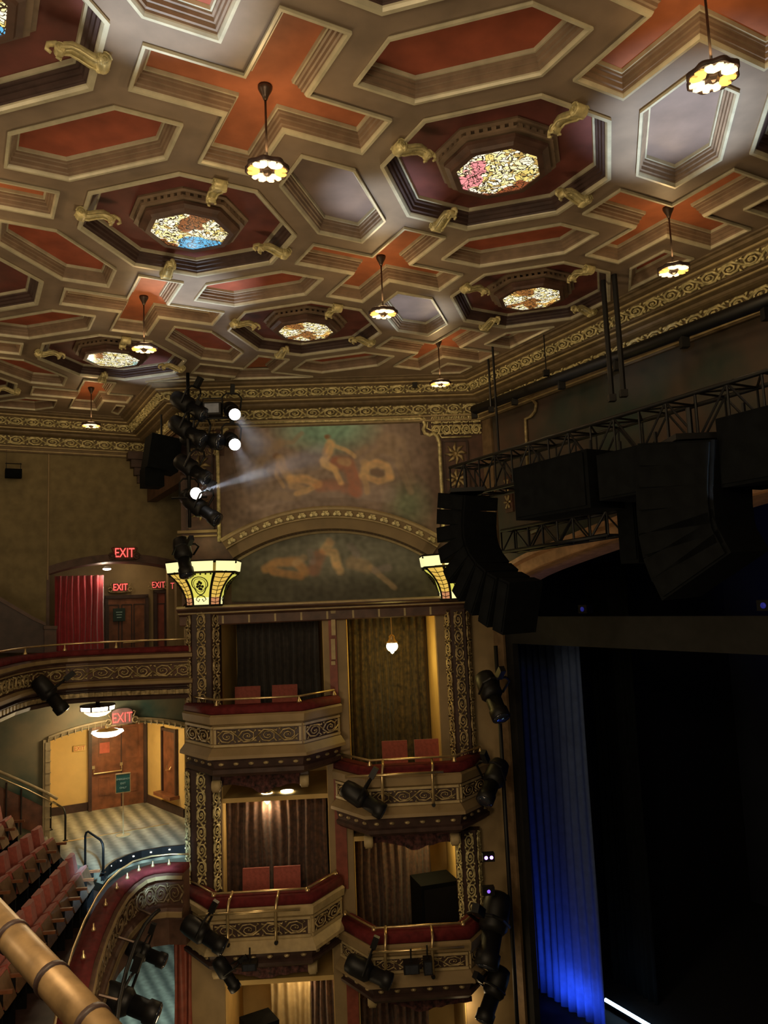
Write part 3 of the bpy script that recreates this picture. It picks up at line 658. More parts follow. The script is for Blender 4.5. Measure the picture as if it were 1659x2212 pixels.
mcur('bronze damask curtain behind the globe lamp in the upper right box',757,921,1480,1.7,CZ-3.6,ztop,DAMG,10,5)
mcur('brown patterned curtain in the lower left box',480,706,1800,.40,CZ-5.6,mz(600,1702,-1),DAM,12,7)
mcur('brown patterned curtain beside the black speaker in the lower right box',768,932,1900,1.0,CZ-6.2,mz(850,1790,-1),DAM,10,9)
mcur('brown curtain in the ground level box below the balcony',672,752,2170,.7,CZ-8.8,mz(700,2095,-.7),DAM,6,11)
mcur('pale cream curtain in the ground level box',585,676,2170,.9,CZ-8.8,mz(630,2098,-.9),CREAM,4,13)
mcur('red brown curtain at the far right ground level box',770,926,2180,.8,CZ-8.8,mz(850,2150,-.8),DAM,9,15)
# box floors (inside) and chairs
for nm,x0,x1,zf in (('l',xa0,xa1,B1[2]-.95),('l2',xa0,xa1,B2[2]-.95),('r',xb0,xb2,B3[2]-.95),('r2',xb0,xb2,B4[2]-.95)):
    b=MB(); b.M=MU.M; b.box(((x0+x1)/2,.95,zf-.06),(x1-x0,2.1,.12)); struct(b.build('floor_of_box',DBROWN))
def chair():
    t=thing('box_chair','x','chair')
    m=MB(); m.box((0,0,.45),(.46,.44,.09)); m.build('seat',SEAT,t)
    m=MB(); m.box((0,.21,.77),(.47,.07,.50),RX(-.12).to_3x3()); m.build('backrest',SEAT,t)
    for x in (-.19,.19):
        for y in (-.18,.2):
            m=MB(); m.tube([(x,y,.41),(x*1.05,y*1.1,.0)],.018,6); m.build('leg',DBROWN,t)
    return t
c0=chair(); first=True
for px,py,fl,dd,lab in ((535,1475,B1[2],.42,'left red chair in the upper left box'),(615,1470,B1[2],.42,'right red chair in the upper left box'),(852,1585,B3[2],.42,'left red chair in the upper right box'),(922,1583,B3[2],.42,'right red chair in the upper right box'),(553,1865,B2[2],.42,'left red chair in the lower left box'),(620,1862,B2[2],.42,'right red chair in the lower left box')):
    yy=-.14 if 'lower left' in lab else .25; M=MU.M@T(mx(px,py+20,-yy-.2),yy,fl-.95)
    if first: c0.matrix_basis=M; c0['label']=lab; c0['group']='red chairs in the boxes'; first=False
    else: dup(c0,M,lab)
# black subwoofer in the lower right box, gear in the ground box
sb=thing('black_speaker','large black speaker cabinet standing in the lower right box','speaker',MU.M@T(mx(942,1960,-.3),.45,B4[2]-.95)@RZ(.25))
m=MB(); m.box((0,0,.62),(.72,.62,1.24)); m.build('cabinet',CLOTH,sb)
m=MB(); m.box((0,-.315,.62),(.62,.02,1.1)); m.build('grille',BLACK,sb)
sb=thing('black_cabinet','black cabinet on the floor of the ground level box behind the pale curtain edge','cabinet',MU.M@T(mx(560,2212,-.3),.3,.0)@RZ(.5))
m=MB(); m.box((0,0,.8),(.55,.5,1.6)); m.build('cabinet',CLOTH,sb); m=MB(); m.box((0,-.255,.9),(.45,.02,1.2)); m.build('grille',BLACK,sb)
# ceiling strip over each lower opening (lit soffit)
m=MB(); m.M=MU.M
for x0,x1,y,yy in ((xa0,xa1,mz(600,1712,-.9),1.6),(xb0,xb2,mz(850,1790,-.9),1.6)): m.box(((x0+x1)/2,1.0,y+.10),(x1-x0,1.9,.08))
m.box(((xa0+xb1)/2,1.0,ZE-.24),(xb1-xa0,1.95,.08)); m.box(((xa0+xa1)/2,.9,mz(600,2096,-.5)+.05),(xa1-xa0,1.8,.08)); struct(m.build('ceiling_of_boxes',YELLOW))

# ---- glowing capitals
CG=mat('capital_glass_green',(.55,.55,.12),.3,emit=(.80,.74,.12),es=.75,var=.0); CG2=mat('capital_glass_amber',(.6,.4,.08),.3,emit=(.85,.55,.10),es=.75,var=0); CG3=mat('capital_glass_cream',(.8,.8,.45),.3,emit=(1,.93,.45),es=.95,var=0); CG4=mat('capital_glass_rose',(.5,.2,.12),.3,emit=(.75,.33,.14),es=.6,var=0)
LEAD=mat('lead_came',(.015,.012,.008),.5,.5,var=.1)
def capital(label,px,y0,y1,d,r1,r0):
    x,zt_=MU.at(px,y0,d); zb=mz(px,y1,d); H=zt_-zb; t=thing('capital_lamp',label,'capital lamp',MU.M@T(x,-d,zb))
    wide,nar=.30,.0855
    angs=[]
    for k in range(8):
        c=k*PI/4-PI/2; hw_=.44 if k%2==0 else .30; angs+= [(c-hw_,c+hw_,k%2)]
    def rad(v): return r0+(r1-r0)*(v**2.2)
    hb=H*.72
    def P(a,v): return V((rad(v)*math.cos(a),rad(v)*math.sin(a),hb*v))
    N=8
    for k,(a0,a1,tp) in enumerate(angs):
        low=MB(); mid=MB()
        for j in range(N):
            v0,v1=j/N,(j+1)/N; q4=[P(a0,v0),P(a1,v0),P(a1,v1),P(a0,v1)]; (low if j<2 else mid).add(q4,[(0,1,2,3)])
        mid.build('glass_panel',CG2 if tp else CG,t); low.build('foot_glass',CG4 if tp else CG3,t)
        L=MB()
        for a in (a0,a1): L.tube([P(a,j/N)*1.0+V((0,0,0)) for j in range(N+1)],.014,5)
        if tp:
            for j in range(1,N): L.tube([P(a0,j/N),P(a0*.5+a1*.5,j/N-.04),P(a1,j/N)],.006,4)
            L.tube([P((a0+a1)/2,j/N) for j in range(N+1)],.005,4)
        else:
            def S(u,v): return P(a0+(a1-a0)*u,v)*1.01
            L.tube([S(.5+.36*math.cos(w_)*(1 if math.sin(w_)>-.3 else .8),.60+.27*math.sin(w_)) for w_ in [i*2*PI/20 for i in range(21)]],.009,4)
            L.tube([S(.5+.27*math.cos(w_),.62+.20*math.sin(w_)) for w_ in [i*2*PI/20 for i in range(21)]],.005,4)
            for (uu,vv) in ((.42,.66),(.56,.68),(.5,.60),(.38,.58),(.62,.58),(.47,.52),(.55,.5),(.5,.72)): L.sph(S(uu,vv),(.026,.02,.026),6,4)
            L.tube([S(.5,.32),S(.3,.27),S(.2,.18),S(.35,.12),S(.42,.2)],.008,4); L.tube([S(.5,.32),S(.7,.27),S(.8,.18),S(.65,.12),S(.58,.2)],.008,4)
            for j in range(6): L.sph(S((j+.5)/6,.95),(.018,.018,.016),5,4)
        L.build('leading',LEAD,t)
    rt=r1*1.05
    m=MB(); ring8=lambda r,z:[V((r*math.cos(a),r*math.sin(a),z)) for k in range(8) for a in (angs[k][0],angs[k][1])]
    m.loft([ring8(r1*.98,hb-.01),ring8(rt,hb),ring8(rt,hb+.025),ring8(r1*.9,hb+.025)]); m.loft([ring8(rt*1.02,H-.02),ring8(rt*1.05,H-.02),ring8(rt*1.05,H+.01),ring8(.05,H+.02)]); m.loft([ring8(r0*1.08,-.02),ring8(r0*1.08,.015),ring8(r0*.8,.015)]); m.build('band',LEAD,t)
    for k,(a0,a1,tp) in enumerate(angs):
        for (b0,b1) in ([(a0+.03,a1-.03)] if not tp else [(a0,a1)]):
            m=MB(); m.add([V((rt*math.cos(a),rt*math.sin(a),z)) for a,z in ((b0,hb+.03),(b1,hb+.03))]+[V((rt*1.04*math.cos(a),rt*1.04*math.sin(a),H-.02)) for a in (b1,b0)],[(0,1,2,3)]); m.build('top_glass',CG3,t)
    m=MB(); m.lathe([(r0*.7,0),(r0*.75,hb*.5),(r1*.6,H-.03)],16); m.build('core',CREAM,t)
    return t
capital('glowing stained glass capital on the left pilaster of the boxes',441,1214,1308,.36,.62,.32)
capital('glowing stained glass capital on the right pilaster, half hidden by the black speakers',982,1199,1294,.36,.62,.32)
for px,py in ((441,1200),(982,1186)): 
    p=MU.M@V((mx(px,py,.36),-.36,mz(px,py,.36)+.30)); light('capital_glow',p,3.5,(1,.82,.35),.3)
# ---- globe lamps in the boxes
GLOBE=glow('globe_glass',(1,.86,.55),6)
def globe(label,px,py,d,ztop_,r=.10):
    x,z=MU.at(px,py,d); t=thing('globe_lamp',label,'globe lamp',MU.M@T(x,-d,z))
    m=MB(); m.sph((0,0,0),(r,r,r*.95),14,10); m.lathe([(r*.35,-r),(r*.2,-r*1.15),(.01,-r*1.25)],10); m.build('globe',GLOBE,t,True)
    m=MB(); m.lathe([(r*.9,r*.55),(r*1.0,r*.65),(r*.8,r*.85),(r*.5,r*1.3),(r*.55,r*1.7),(.02,r*2)],16); m.build('gallery',BRASS,t,True)
    m=MB(); m.tube([(0,0,r*1.9),(0,0,ztop_-z)],.01,6); m.build('rod',BRASS,t)
    p=MU.M@V((x,-d,z-r*1.6)); return p
p=globe('round glowing globe lamp hanging in the upper right box',847,1396,-.45,ZE-.28,.11); light('globe_bulb',p+V((0,0,-.05)),24,(1,.72,.18),.1)
light('ground_fill',MU.M@V((mx(455,2150,1.3),-1.3,CZ-6.9)),16,WARM,.2)  # unseen lamp added in front of the ground level pier to brighten it
p=globe('bright flower-like lamp under the valance of the lower left box',577,1719,-.3,mz(577,1700,-.3),.115); light('globe_bulb',p,22,WARM,.1)
x,z=MU.at(850,1835,-.3); light('box_bulb',MU.M@V((mx(900,1800,-.6),.5,mz(900,1815,-.6))),14,(1,.76,.3),.1)
light('box_bulb',MU.M@V((mx(640,2110,-.4),.5,mz(640,2125,-.4))),14,WARM,.1); light('box_bulb',MU.M@V((mx(1000,2180,.3),-.2,mz(1000,2190,.3))),12,WARM,.15)
m=MB(); m.M=MU.M; x,z=MU.at(620,1708,-.3); m.lathe([(.12,0),(.1,-.03),(.02,-.05)],16,T(x,.3,z)); tag(m.build('ceiling_lamp',GLOBE,smooth=True),'small flush lamp on the soffit right of the flower-like box lamp','lamp')
# ---------------------------------------------------------------- side wall, balcony, lobby, mezzanine
def lx(px,py,d=0): return LW.at(px,py,d)[0]
def lz(px,py,d=0): return LW.at(px,py,d)[1]
def LT(px,py,d): x,z=LW.at(px,py,d); return LW.M@T(x,-d,z)
GREENWALL=mat('painted_green_wall',(.30,.23,.12),.8,scale=1.0,col2=(.05,.095,.07),bump=.03)
MURALWALL=mat('painted_dusky_wall',(.13,.085,.06),.8,scale=.9,col2=(.035,.05,.04))
CARPET=bpy.data.materials.new('striped_carpet'); CARPET.use_nodes=True
nt=CARPET.node_tree; pbs=nt.nodes['Principled BSDF']; pbs.inputs['Roughness'].default_value=.95
tc=nt.nodes.new('ShaderNodeTexCoord'); wv=nt.nodes.new('ShaderNodeTexWave'); wv.inputs['Scale'].default_value=1.05; wv.inputs['Distortion'].default_value=.25; wv.inputs['Detail Scale'].default_value=6
mpn=nt.nodes.new('ShaderNodeMapping'); mpn.inputs['Rotation'].default_value=(0,0,-R(29.06)); nt.links.new(tc.outputs['Object'],mpn.inputs[0]); nt.links.new(mpn.outputs[0],wv.inputs[0])
ck=nt.nodes.new('ShaderNodeTexVoronoi'); ck.inputs['Scale'].default_value=9; nt.links.new(mpn.outputs[0],ck.inputs[0])
rp=nt.nodes.new('ShaderNodeValToRGB'); rp.color_ramp.elements[0].color=(.15,.145,.11,1); rp.color_ramp.elements[1].color=(.40,.38,.28,1); nt.links.new(wv.outputs[0],rp.inputs[0])
mm=nt.nodes.new('ShaderNodeMixRGB'); mm.blend_type='MULTIPLY'; mm.inputs[0].default_value=.35; nt.links.new(rp.outputs[0],mm.inputs[1]); nt.links.new(ck.outputs[0],mm.inputs[2]); nt.links.new(mm.outputs[0],pbs.inputs['Base Color'])

ZM=CZ-4.5; ZBAL=CZ-1.5
def arc3(pts): return circ(*[V(LW.at(*p,0)) for p in pts])
uo,ur=arc3(((99,1242),(253,1213),(375,1226)))
lo,lr=arc3(((100,1604),(262,1562),(397,1571)))
def az(o,r,x): k=r*r-(x-o.x)**2; return o.y+math.sqrt(max(0,k))
ux0,ux1=lx(101,1300),lx(420,1300); lx0,lx1=lx(103,1700),lx(430,1700)
WX0,WX1=-10.,2.2
w=MB(); w.M=LW.M
n=48
def strip(x0,x1,zb,zt,dep=.35,nn=n):
    w.loft([[(x0+(x1-x0)*i/nn,0,zb(x0+(x1-x0)*i/nn)),(x0+(x1-x0)*i/nn,0,zt(x0+(x1-x0)*i/nn)),(x0+(x1-x0)*i/nn,dep,zt(x0+(x1-x0)*i/nn)),(x0+(x1-x0)*i/nn,dep,zb(x0+(x1-x0)*i/nn))] for i in range(nn+1)],cap=(True,True))
strip(WX0,ux0,lambda x:ZBAL,lambda x:CZ+3.6,nn=1); strip(ux0,ux1,lambda x:az(uo,ur,x),lambda x:CZ+3.6); strip(ux1,WX1,lambda x:ZBAL,lambda x:CZ+3.6,nn=1)
struct(w.build('wall_left',PLASTER))
w=MB(); w.M=LW.M
strip(WX0,lx0,lambda x:ZM,lambda x:ZBAL,nn=1); strip(lx0,lx1,lambda x:az(lo,lr,x),lambda x:ZBAL); strip(lx1,WX1,lambda x:ZM,lambda x:ZBAL,nn=1)
struct(w.build('wall_left',GREENWALL))
# vertical joint, upper arch lining
w=MB(); w.M=LW.M; w.box((lx(104,1100)-.0,-.012,CZ+2.2),(.03,.024,3.0)); struct(w.build('trim_11',TAN))
w=MB(); w.M=LW.M; w.loft([[(x,-.02,az(uo,ur,x)+.16),(x,.0,az(uo,ur,x)+.0),(x,.36,az(uo,ur,x)-.03),(x,.36,az(uo,ur,x)+.1)] for x in [ux0+(ux1-ux0)*i/n for i in range(n+1)]],cap=(True,True)); w.box((ux0+.02,.17,(ZBAL+az(uo,ur,ux0))/2),(.06,.38,az(uo,ur,ux0)-ZBAL))
struct(w.build('trim_12',BROWN))
# upper corridor
UD=1.9
w=MB(); w.M=LW.M; w.box(((ux0+2.6)/2-.3,UD+.05,CZ-.1),(2.6-ux0+1.2,.1,2.9)); struct(w.build('wall_corridor',TAN))
w=MB(); w.M=LW.M; w.box(((ux0+2.6)/2-.3,UD/2+.3,CZ+1.28),(2.6-ux0+1.2,UD+.4,.1)); struct(w.build('ceiling_corridor',TAN))
w=MB(); w.M=LW.M; w.box((ux0-.25,UD/2+.3,CZ-.1),(.1,UD-.2,2.9)); struct(w.build('wall_corridor_end',BROWN))
# balcony floor
fpx=[(401,1510),(330,1511),(248,1514),(190,1517),(142,1521),(100,1527),(63,1535),(30,1546),(0,1560)]
FP=[onz(*p,CZ-1.58).to_2d() for p in fpx]; FP[0]=FP[0]+V((.12,.12)); FP += [FP[-1]+(FP[-1]-FP[-2]).normalized()*d for d in (1.2,2.6)]
b=MB(); po=[(p.x,p.y) for p in FP]; a1=LW.p(-7.5,0,0); a0=LW.p(1.2,0,0); b.prism([(p.x,p.y) for p in inset(FP,-.12,False)]+[(a1.x,a1.y),(LW.p(-7.5,-2,0).x,LW.p(-7.5,-2,0).y),(LW.p(2.,-2,0).x,LW.p(2.,-2,0).y),(a0.x,a0.y)],.14,T(0,0,ZBAL-.08)); struct(b.build('floor_balcony',DBROWN))
bf=thing('curved_balcony','curved brown balcony front with gilt scroll band and brass rail, left of the boxes','balcony')
def fsw(prof,mt,nm,sm=False): m=MB(); sweep(m,FP,[(d,CZ+z) for d,z in prof]); return m.build(nm,mt,bf,sm)
fsw([(-.2,-.66),(.0,-.655),(.05,-.68),(.05,-.74),(.02,-.76),(-.2,-.76)],REDCUSH,'cushion',True)
fsw([(-.15,-.755),(.04,-.755),(.09,-.78),(.09,-.85),(.04,-.88),(0,-.89),(0,-.94),(-.02,-.95),(-.02,-1.21),(.03,-1.215),(.09,-1.25),(.09,-1.31),(.03,-1.34),(-.15,-1.34)],BROWN,'parapet')
fsw([(.01,-.925),(.03,-.925),(.03,-.945),(-.01,-.95)],TAN,'upper_fillet'); fsw([(.03,-1.215),(.10,-1.25),(.10,-1.30),(.03,-1.28)],TAN,'lower_moulding'); fsw([(.04,-.765),(.097,-.785),(.097,-.845),(.04,-.85)],TAN,'top_moulding')
fsw([(-.15,-1.33),(0,-1.33),(0,-1.37),(.05,-1.385),(.05,-1.40),(-.01,-1.41),(-.01,-1.50),(.03,-1.52),(.01,-1.58),(-.15,-1.58)],DBROWN,'bed_moulding')
rl=MB(); dn=MB(); per=0
for i in range(len(FP)-1):
    a,b_=FP[i],FP[i+1]; ex=V(((b_-a).x,(b_-a).y,0)); L=ex.length; ex.normalize(); nn=V((-ex.y,ex.x,0)); o=V((a.x,a.y,0))
    scroll(rl,frame(o-nn*.018+V((0,0,CZ-1.195)),ex,(0,0,1),nn),L,.23,.34,rt=.08,phase=i)
    for k in range(max(1,round(L/.16))):
        c=o+ex*(L*(k+.5)/max(1,round(L/.16)))+nn*.012+V((0,0,CZ-1.45)); dn.box(c,(.085,.045,.075),RZ(math.atan2(ex.y,ex.x)).to_3x3())
rl.build('scroll_band',DGOLD,bf,True); sweep(dn,FP,[(-.01,CZ-1.42),(.002,CZ-1.42),(.002,CZ-1.49),(-.01,CZ-1.49)]); dn.build('dentil_course',DGOLD,bf)
m=MB(); rp_=inset(FP,-.08,False); m.tube([(p.x,p.y,CZ-.54) for p in rp_],.017,8); m.build('handrail',BRASS,bf,True)
for p in rp_[::2]:
    m=MB(); m.lathe([(.04,-.66),(.035,-.64),(.014,-.6),(.014,-.54)],8,T(p.x,p.y,CZ)); m.build('rail_post',BRASS,bf,True)
# sloping parapet of the balcony seating
def lpoly(name,pts,d,th,mt,label,cat,par=None):
    m=MB(); P=[(LW.at(*p,d)) for p in pts]; m.loft([[(x,-d,z) for x,z in P],[(x,-d+th,z) for x,z in P]],cap=(True,True)); o=m.build(name,mt,par); o.matrix_basis=LW.M if par is None else Mx(); 
    if label: tag(o,label,cat)
    return o
sp=lpoly('stair_parapet',[(-60,1262),(0,1297),(35,1316),(72,1337),(97,1350),(97,1410),(-60,1410)],1.0,.12,DBROWN,'dark wooden parapet sloping down beside the red curtain at the left edge','parapet')
lpoly('cap_rail',[(-60,1252),(0,1289),(35,1310),(72,1332),(99,1345),(99,1352),(72,1340),(35,1319),(0,1299),(-60,1264)],1.05,.22,BROWN,None,None,sp)
lpoly('newel',[(96,1358),(122,1358),(122,1410),(96,1410)],1.06,.24,BROWN,None,None,sp); lpoly('newel_cap',[(94,1352),(124,1352),(124,1359),(94,1359)],1.1,.3,BROWN,None,None,sp)
# corridor: red curtain, doors, exit signs, lamp
RCURT=mat('crimson_velvet',(.42,.035,.05),.7,var=.1,sheen=.4)
curtain('crimson velvet curtain hanging in the upper exit arch',LW,lx(118,1300,-.6),lx(224,1300,-.6),.6,ZBAL,lz(200,1243,-.6),RCURT,8,amp=.05,seed=4)
def fdoor(name,px0,px1,py0,zb,d,label,notice=None,single=False,mt=DOOR):
    x0,x1=lx(px0,py0,-d),lx(px1,py0,-d); zt=lz((px0+px1)/2,py0,-d); W=x1-x0; H=zt-zb; t=struct(thing(name,None,None,LW.M@T(x0,d,zb)))
    m=MB(); m.box((W/2,.0,H/2),(W,.06,H)); m.build('leaf',mt,t)
    m=MB()
    for x in (0,W): m.box((x,-.04,H/2),(.07,.1,H))
    m.box((W/2,-.04,H),(W+.07,.1,.08)); m.build('door_frame',DBROWN,t)
    return t,W,H
def panels(t,rects,mt=DBROWN):
    m=MB()
    for x0,x1,z0,z1 in rects:
        for (cx,cz,w_,h_) in (((x0+x1)/2,z0,x1-x0,.025),((x0+x1)/2,z1,x1-x0,.025),(x0,(z0+z1)/2,.025,z1-z0),(x1,(z0+z1)/2,.025,z1-z0)): m.box((cx,-.035,cz),(w_,.03,h_))
    m.build('panel_moulding',mt,t)
d1,W,H=fdoor('door_1',229,316,1289,ZBAL,1.85,'')
panels(d1,[(.05*W,.30*W,.15*H,.9*H),(.38*W,.62*W,.12*H,.9*H),(.68*W,.95*W,.15*H,.9*H)])
m=MB(); m.tube([(.4*W,-.1,.42*H),(.9*W,-.1,.42*H)],.012,6); m.build('push_bar',BRASS,d1)
SIGNG=mat('dark_green_sign',(.012,.035,.03),.5,var=.05)
x,z=LW.at(257,1328,-1.75); t=thing('notice_board','small dark green notice hanging on the upper exit door','notice',LW.M@T(x,1.74,z)); m=MB(); m.box((0,0,0),(.27,.025,.30)); m.build('board',SIGNG,t); m=MB(); [m.box((0,-.016,.06-.06*k),(.14-.02*k,.006,.016)) for k in range(3)]; m.build('lettering',mat('pale_green_print',(.4,.6,.55),.5),t)
d2,W,H=fdoor('door_2',334,358,1278,ZBAL,1.85,'',mt=REDWOOD); panels(d2,[(.15*W,.85*W,.12*H,.85*H)])
w=MB(); w.M=LW.M
for px0,px1,dd in ((362,378,.9),(380,397,.5)):
    x0,x1=lx(px0,1350,-dd),lx(px1,1350,-dd); w.box(((x0+x1)/2,dd,CZ-.3),(x1-x0,.2,2.6))
struct(w.build('wall_corridor_pier',TAN))
REDLET=glow('exit_red_letters',(1,.07,.06),2.6); REDDIM=glow('exit_dim_red_letters',(1,.14,.12),.85)
def text(body,size,mt,par,M,ext=.006,align='CENTER'):
    cu=bpy.data.curves.new('lettering','FONT'); cu.body=body; cu.size=size; cu.extrude=ext; cu.align_x=align; cu.align_y='CENTER'; cu.materials.append(mt)
    f=bpy.data.objects.new('lettering_source',cu); COL.objects.link(f); bpy.context.view_layer.update(); me=bpy.data.meshes.new_from_object(f.evaluated_get(bpy.context.evaluated_depsgraph_get())); bpy.data.objects.remove(f); bpy.data.curves.remove(cu)
    o=bpy.data.objects.new('lettering',me); COL.objects.link(o); o.parent=par; o.matrix_basis=M; return o
def exitsign(label,M,W,H,plate,let,ornate=True,sx=.72,mirror=False,bulge=0,lcol=DGOLD):
    t=thing('exit_sign',label,'exit sign',M)
    m=MB(); pl=[(-W/2,-H/2),(W/2,-H/2),(W/2,H/2)]+([(W*.5*math.cos(a),H/2+bulge*math.sin(a)) for a in [i*PI/12 for i in range(1,12)]] if bulge else [])+[(-W/2,H/2)]
    m.prism(pl,.05,RX(PI/2)); m.build('plate',plate,t)
    text('EXIT',H*1.12,let,t,T(0,-.056,-.01*H)@Mx.Diagonal((-sx if mirror else sx,1,1,1))@RX(PI/2))
    if ornate:
        m=MB()
        for s in (-1,1):
            m.tube([(s*(W/2+H*.27+H*.23*math.cos(a)),-.05,-H*.25+H*.23*math.sin(a)) for a in [k*PI/7 for k in range(14)]],H*.085,6)
            m.tube([(s*(W/2+.02),-.03,0),(s*(W/2+H*.18),-.03,H*.18),(s*(W/2+H*.3),-.03,H*.42),(s*(W/2+H*.1),-.03,H*.5)],H*.06,6)
        m.box((0,-.03,-H*.56),(W+H*.5,.06,H*.1)); m.build('scrollwork',lcol,t,True)
    return t
exitsign('red EXIT sign on the wall above the upper arch',LT(268,1195,.0),.37,.25,BROWN,REDLET,lcol=BROWN)
exitsign('ornate EXIT sign with pinkish red letters over the upper door',LT(259,1269,-1.80),.34,.20,BROWN,REDLET)
exitsign('half hidden red EXIT sign on the corridor wall right of the upper door',LT(341,1264,-1.80),.27,.19,BROWN,REDDIM)
exitsign('reflection of a red EXIT sign, built as a reversed sign beside the left capital',LT(381,1266,-.86),.26,.18,BROWN,REDDIM,ornate=False,mirror=True)  # mirror reflection built as a solid glowing sign, no mirror modelled
TUBE=glow('tube_light',(1,.93,.82),9)
x,z=LW.at(231,1228,-.45); t=thing('corridor_lamp','small bright lamp under the upper arch lighting the red curtain','lamp',LW.M@T(x,.45,z)); m=MB(); m.lathe([(.02,0.05),(.06,.05),(.07,0),(.02,-.005)],12); m.build('housing',WHITE,t); m=MB(); m.sph((0,0,-.012),(.09,.05,.03),10,6); m.build('bulb',TUBE,t,True)
light('corridor_bulb',LW.M@V((x-.05,.42,z-.12)),9,(1,.80,.58),.08)
light('corridor_bulb',LW.M@V((lx(300,1240,-1.2),1.1,CZ+1.0)),7,WARM,.1)
# lower lobby
LDp=2.35
bx0=lx(85,1700,-LDp); bx1=lx(314,1700,-LDp)
w=MB(); w.M=LW.M; w.box(((bx0+bx1)/2,LDp+.05,CZ-3.0),(bx1-bx0,.1,3.1)); struct(w.build('wall_lobby',YELLOW))
SA=LW.p(bx1,-LDp,0); SB=LW.p(lx(400,1750,-.3),-.3,0); SWL=Wall((SA.x,SA.y),((SB-SA).x,(SB-SA).y)); SLn=(SB-SA).length
w=MB(); w.M=SWL.M; w.box((SLn/2,.05,CZ-3.0),(SLn,.1,3.1)); struct(w.build('wall_lobby_side',YELLOW)); w=MB(); w.M=SWL.M; w.box((SLn/2,-.02,ZM+.09),(SLn,.04,.18)); struct(w.build('baseboard_lobby',DBROWN))
w=MB(); w.M=LW.M; w.box((bx0-.05,LDp/2+.15,CZ-3.0),(.1,LDp-.25,3.1)); struct(w.build('wall_lobby_side',YELLOW))
w=MB(); w.M=LW.M; w.box(((bx0+bx1)/2,LDp/2+.1,ZBAL-.2),(bx1-bx0,LDp,.1)); struct(w.build('ceiling_lobby',CREAM))
w=MB(); w.M=LW.M; w.box(((bx0+bx1)/2,LDp-.02,ZM+.09),(bx1-bx0,.04,.18)); struct(w.build('baseboard_lobby',DBROWN))
d3,W,H=fdoor('door_3',194,312,1556,ZM,LDp-.08,'')
panels(d3,[(.16*W,.36*W,.60*H,.86*H),(.64*W,.86*W,.55*H,.9*H),(.16*W,.36*W,.16*H,.36*H),(.64*W,.86*W,.16*H,.36*H)],DOOR)
m=MB(); m.tube([(.06*W,-.03,.48*H),(.06*W,-.10,.46*H),(.06*W,-.10,.42*H),(.56*W,-.10,.42*H),(.56*W,-.10,.46*H),(.56*W,-.03,.48*H)],.014,6); m.box((.06*W,-.04,.49*H),(.06,.05,.07)); m.box((.56*W,-.04,.49*H),(.06,.05,.07)); m.build('push_bar',BRASS,d3)
m=MB(); m.box((.56*W,-.035,H/2),(.02,.03,H)); m.build('meeting_stile',DBROWN,d3); m=MB(); m.box((.26*W,-.04,.70*H),(.22,.012,.24)); m.build('door_notice',mat('red_notice',(.45,.10,.06),.6),d3)
# window on the side wall of the lobby
y0,zt_=SWL.at(383,1580); y1,_z=SWL.at(354,1580); _y,zb=SWL.at(368,1712)
t=struct(thing('window_1',None,None,SWL.M@T((y0+y1)/2,0,(zt_+zb)/2)@RZ(PI/2))); ww,hh=abs(y1-y0),zt_-zb
m=MB(); m.box((-.015,0,0),(.03,ww,hh)); m.build('pane',DOOR,t); m=MB()
for yy in (-ww/2,ww/2): m.box((-.03,yy,0),(.08,.06,hh+.1))
m.box((-.03,0,hh/2),(.08,ww,.06)); m.build('window_frame',DBROWN,t); m=MB(); m.box((-.10,0,-hh/2-.03),(.26,ww+.16,.07)); m.build('window_sill',DOOR,t)
m=MB(); m.tube([(-.04,-.1,-.1),(-.08,-.1,-.16),(-.08,.1,-.2),(-.04,.1,-.1)],.01,5); m.build('window_latch',BRASS,t)
# arch moulding of the lower exit
m=MB(); m.M=LW.M
xs_=[lx0+(lx1-lx0)*i/n for i in range(n+1)]
m.loft([[(x,-.07,az(lo,lr,x)+.11),(x,-.09,az(lo,lr,x)+.075),(x,-.03,az(lo,lr,x)+.06),(x,.02,az(lo,lr,x)-.01),(x,.36,az(lo,lr,x)-.05),(x,.36,az(lo,lr,x)+.05),(x,0,az(lo,lr,x)+.11)] for x in xs_],cap=(True,True))
zj=az(lo,lr,lx0); m.box((lx0-.01,.14,(zj+ZM)/2),(.09,.46,zj-ZM)); m.box((lx0-.07,-.03,(zj+ZM)/2),(.05,.08,zj-ZM+.1))
for k in range(9): m.box((lx0+.0,-.095,ZM+(zj-ZM)*(k+.5)/9.2),(.10,.02,.02))
for i in range(0,n,2): x=xs_[i]; m.box((x,-.02,az(lo,lr,x)+.02),(.015,.05,.10))
struct(m.build('trim_13',CREAM))
exitsign('ornate framed EXIT sign at the crown of the lower exit arch',LT(263,1550,.10),.40,.25,mat('pink_sign_plate',(.30,.17,.16),.5),REDDIM,bulge=.07,lcol=DGOLD)
x,z=LW.at(171,1616,-LDp+.02); exitsign('small EXIT sign on the ochre lobby wall left of the door',LW.M@T(x,LDp-.02,z),.26,.12,YELLOW,mat('rusty_letters',(.55,.16,.08),.6),ornate=False,sx=.85)
LAMPW=glow('lamp_white_glass',(1,.88,.62),9)
x,z=LW.at(232,1583,-.9); t=thing('lobby_lamp','bright cloud shaped ceiling lamp inside the lower lobby arch','ceiling lamp',LW.M@T(x,.9,z))
m=MB(); m.lathe([(.30,.05),(.32,.0),(.22,-.06),(.08,-.09),(.01,-.095)],28,None,7,.08); m.build('shade',LAMPW,t,True); m=MB(); m.lathe([(.05,ZBAL-.25-z),(.05,.1),(.20,.07),(.24,.05)],16); m.build('mount',BRASS,t)
light('lobby_bulb',LW.M@V((x,.9,z-.2)),58,(1,.70,.27),.2)
x,z=LW.at(211,1533,.75); t=thing('dome_lamp','beaded glass dome lamp under the balcony above the lower arch','ceiling lamp',LW.M@T(x,-.75,z))
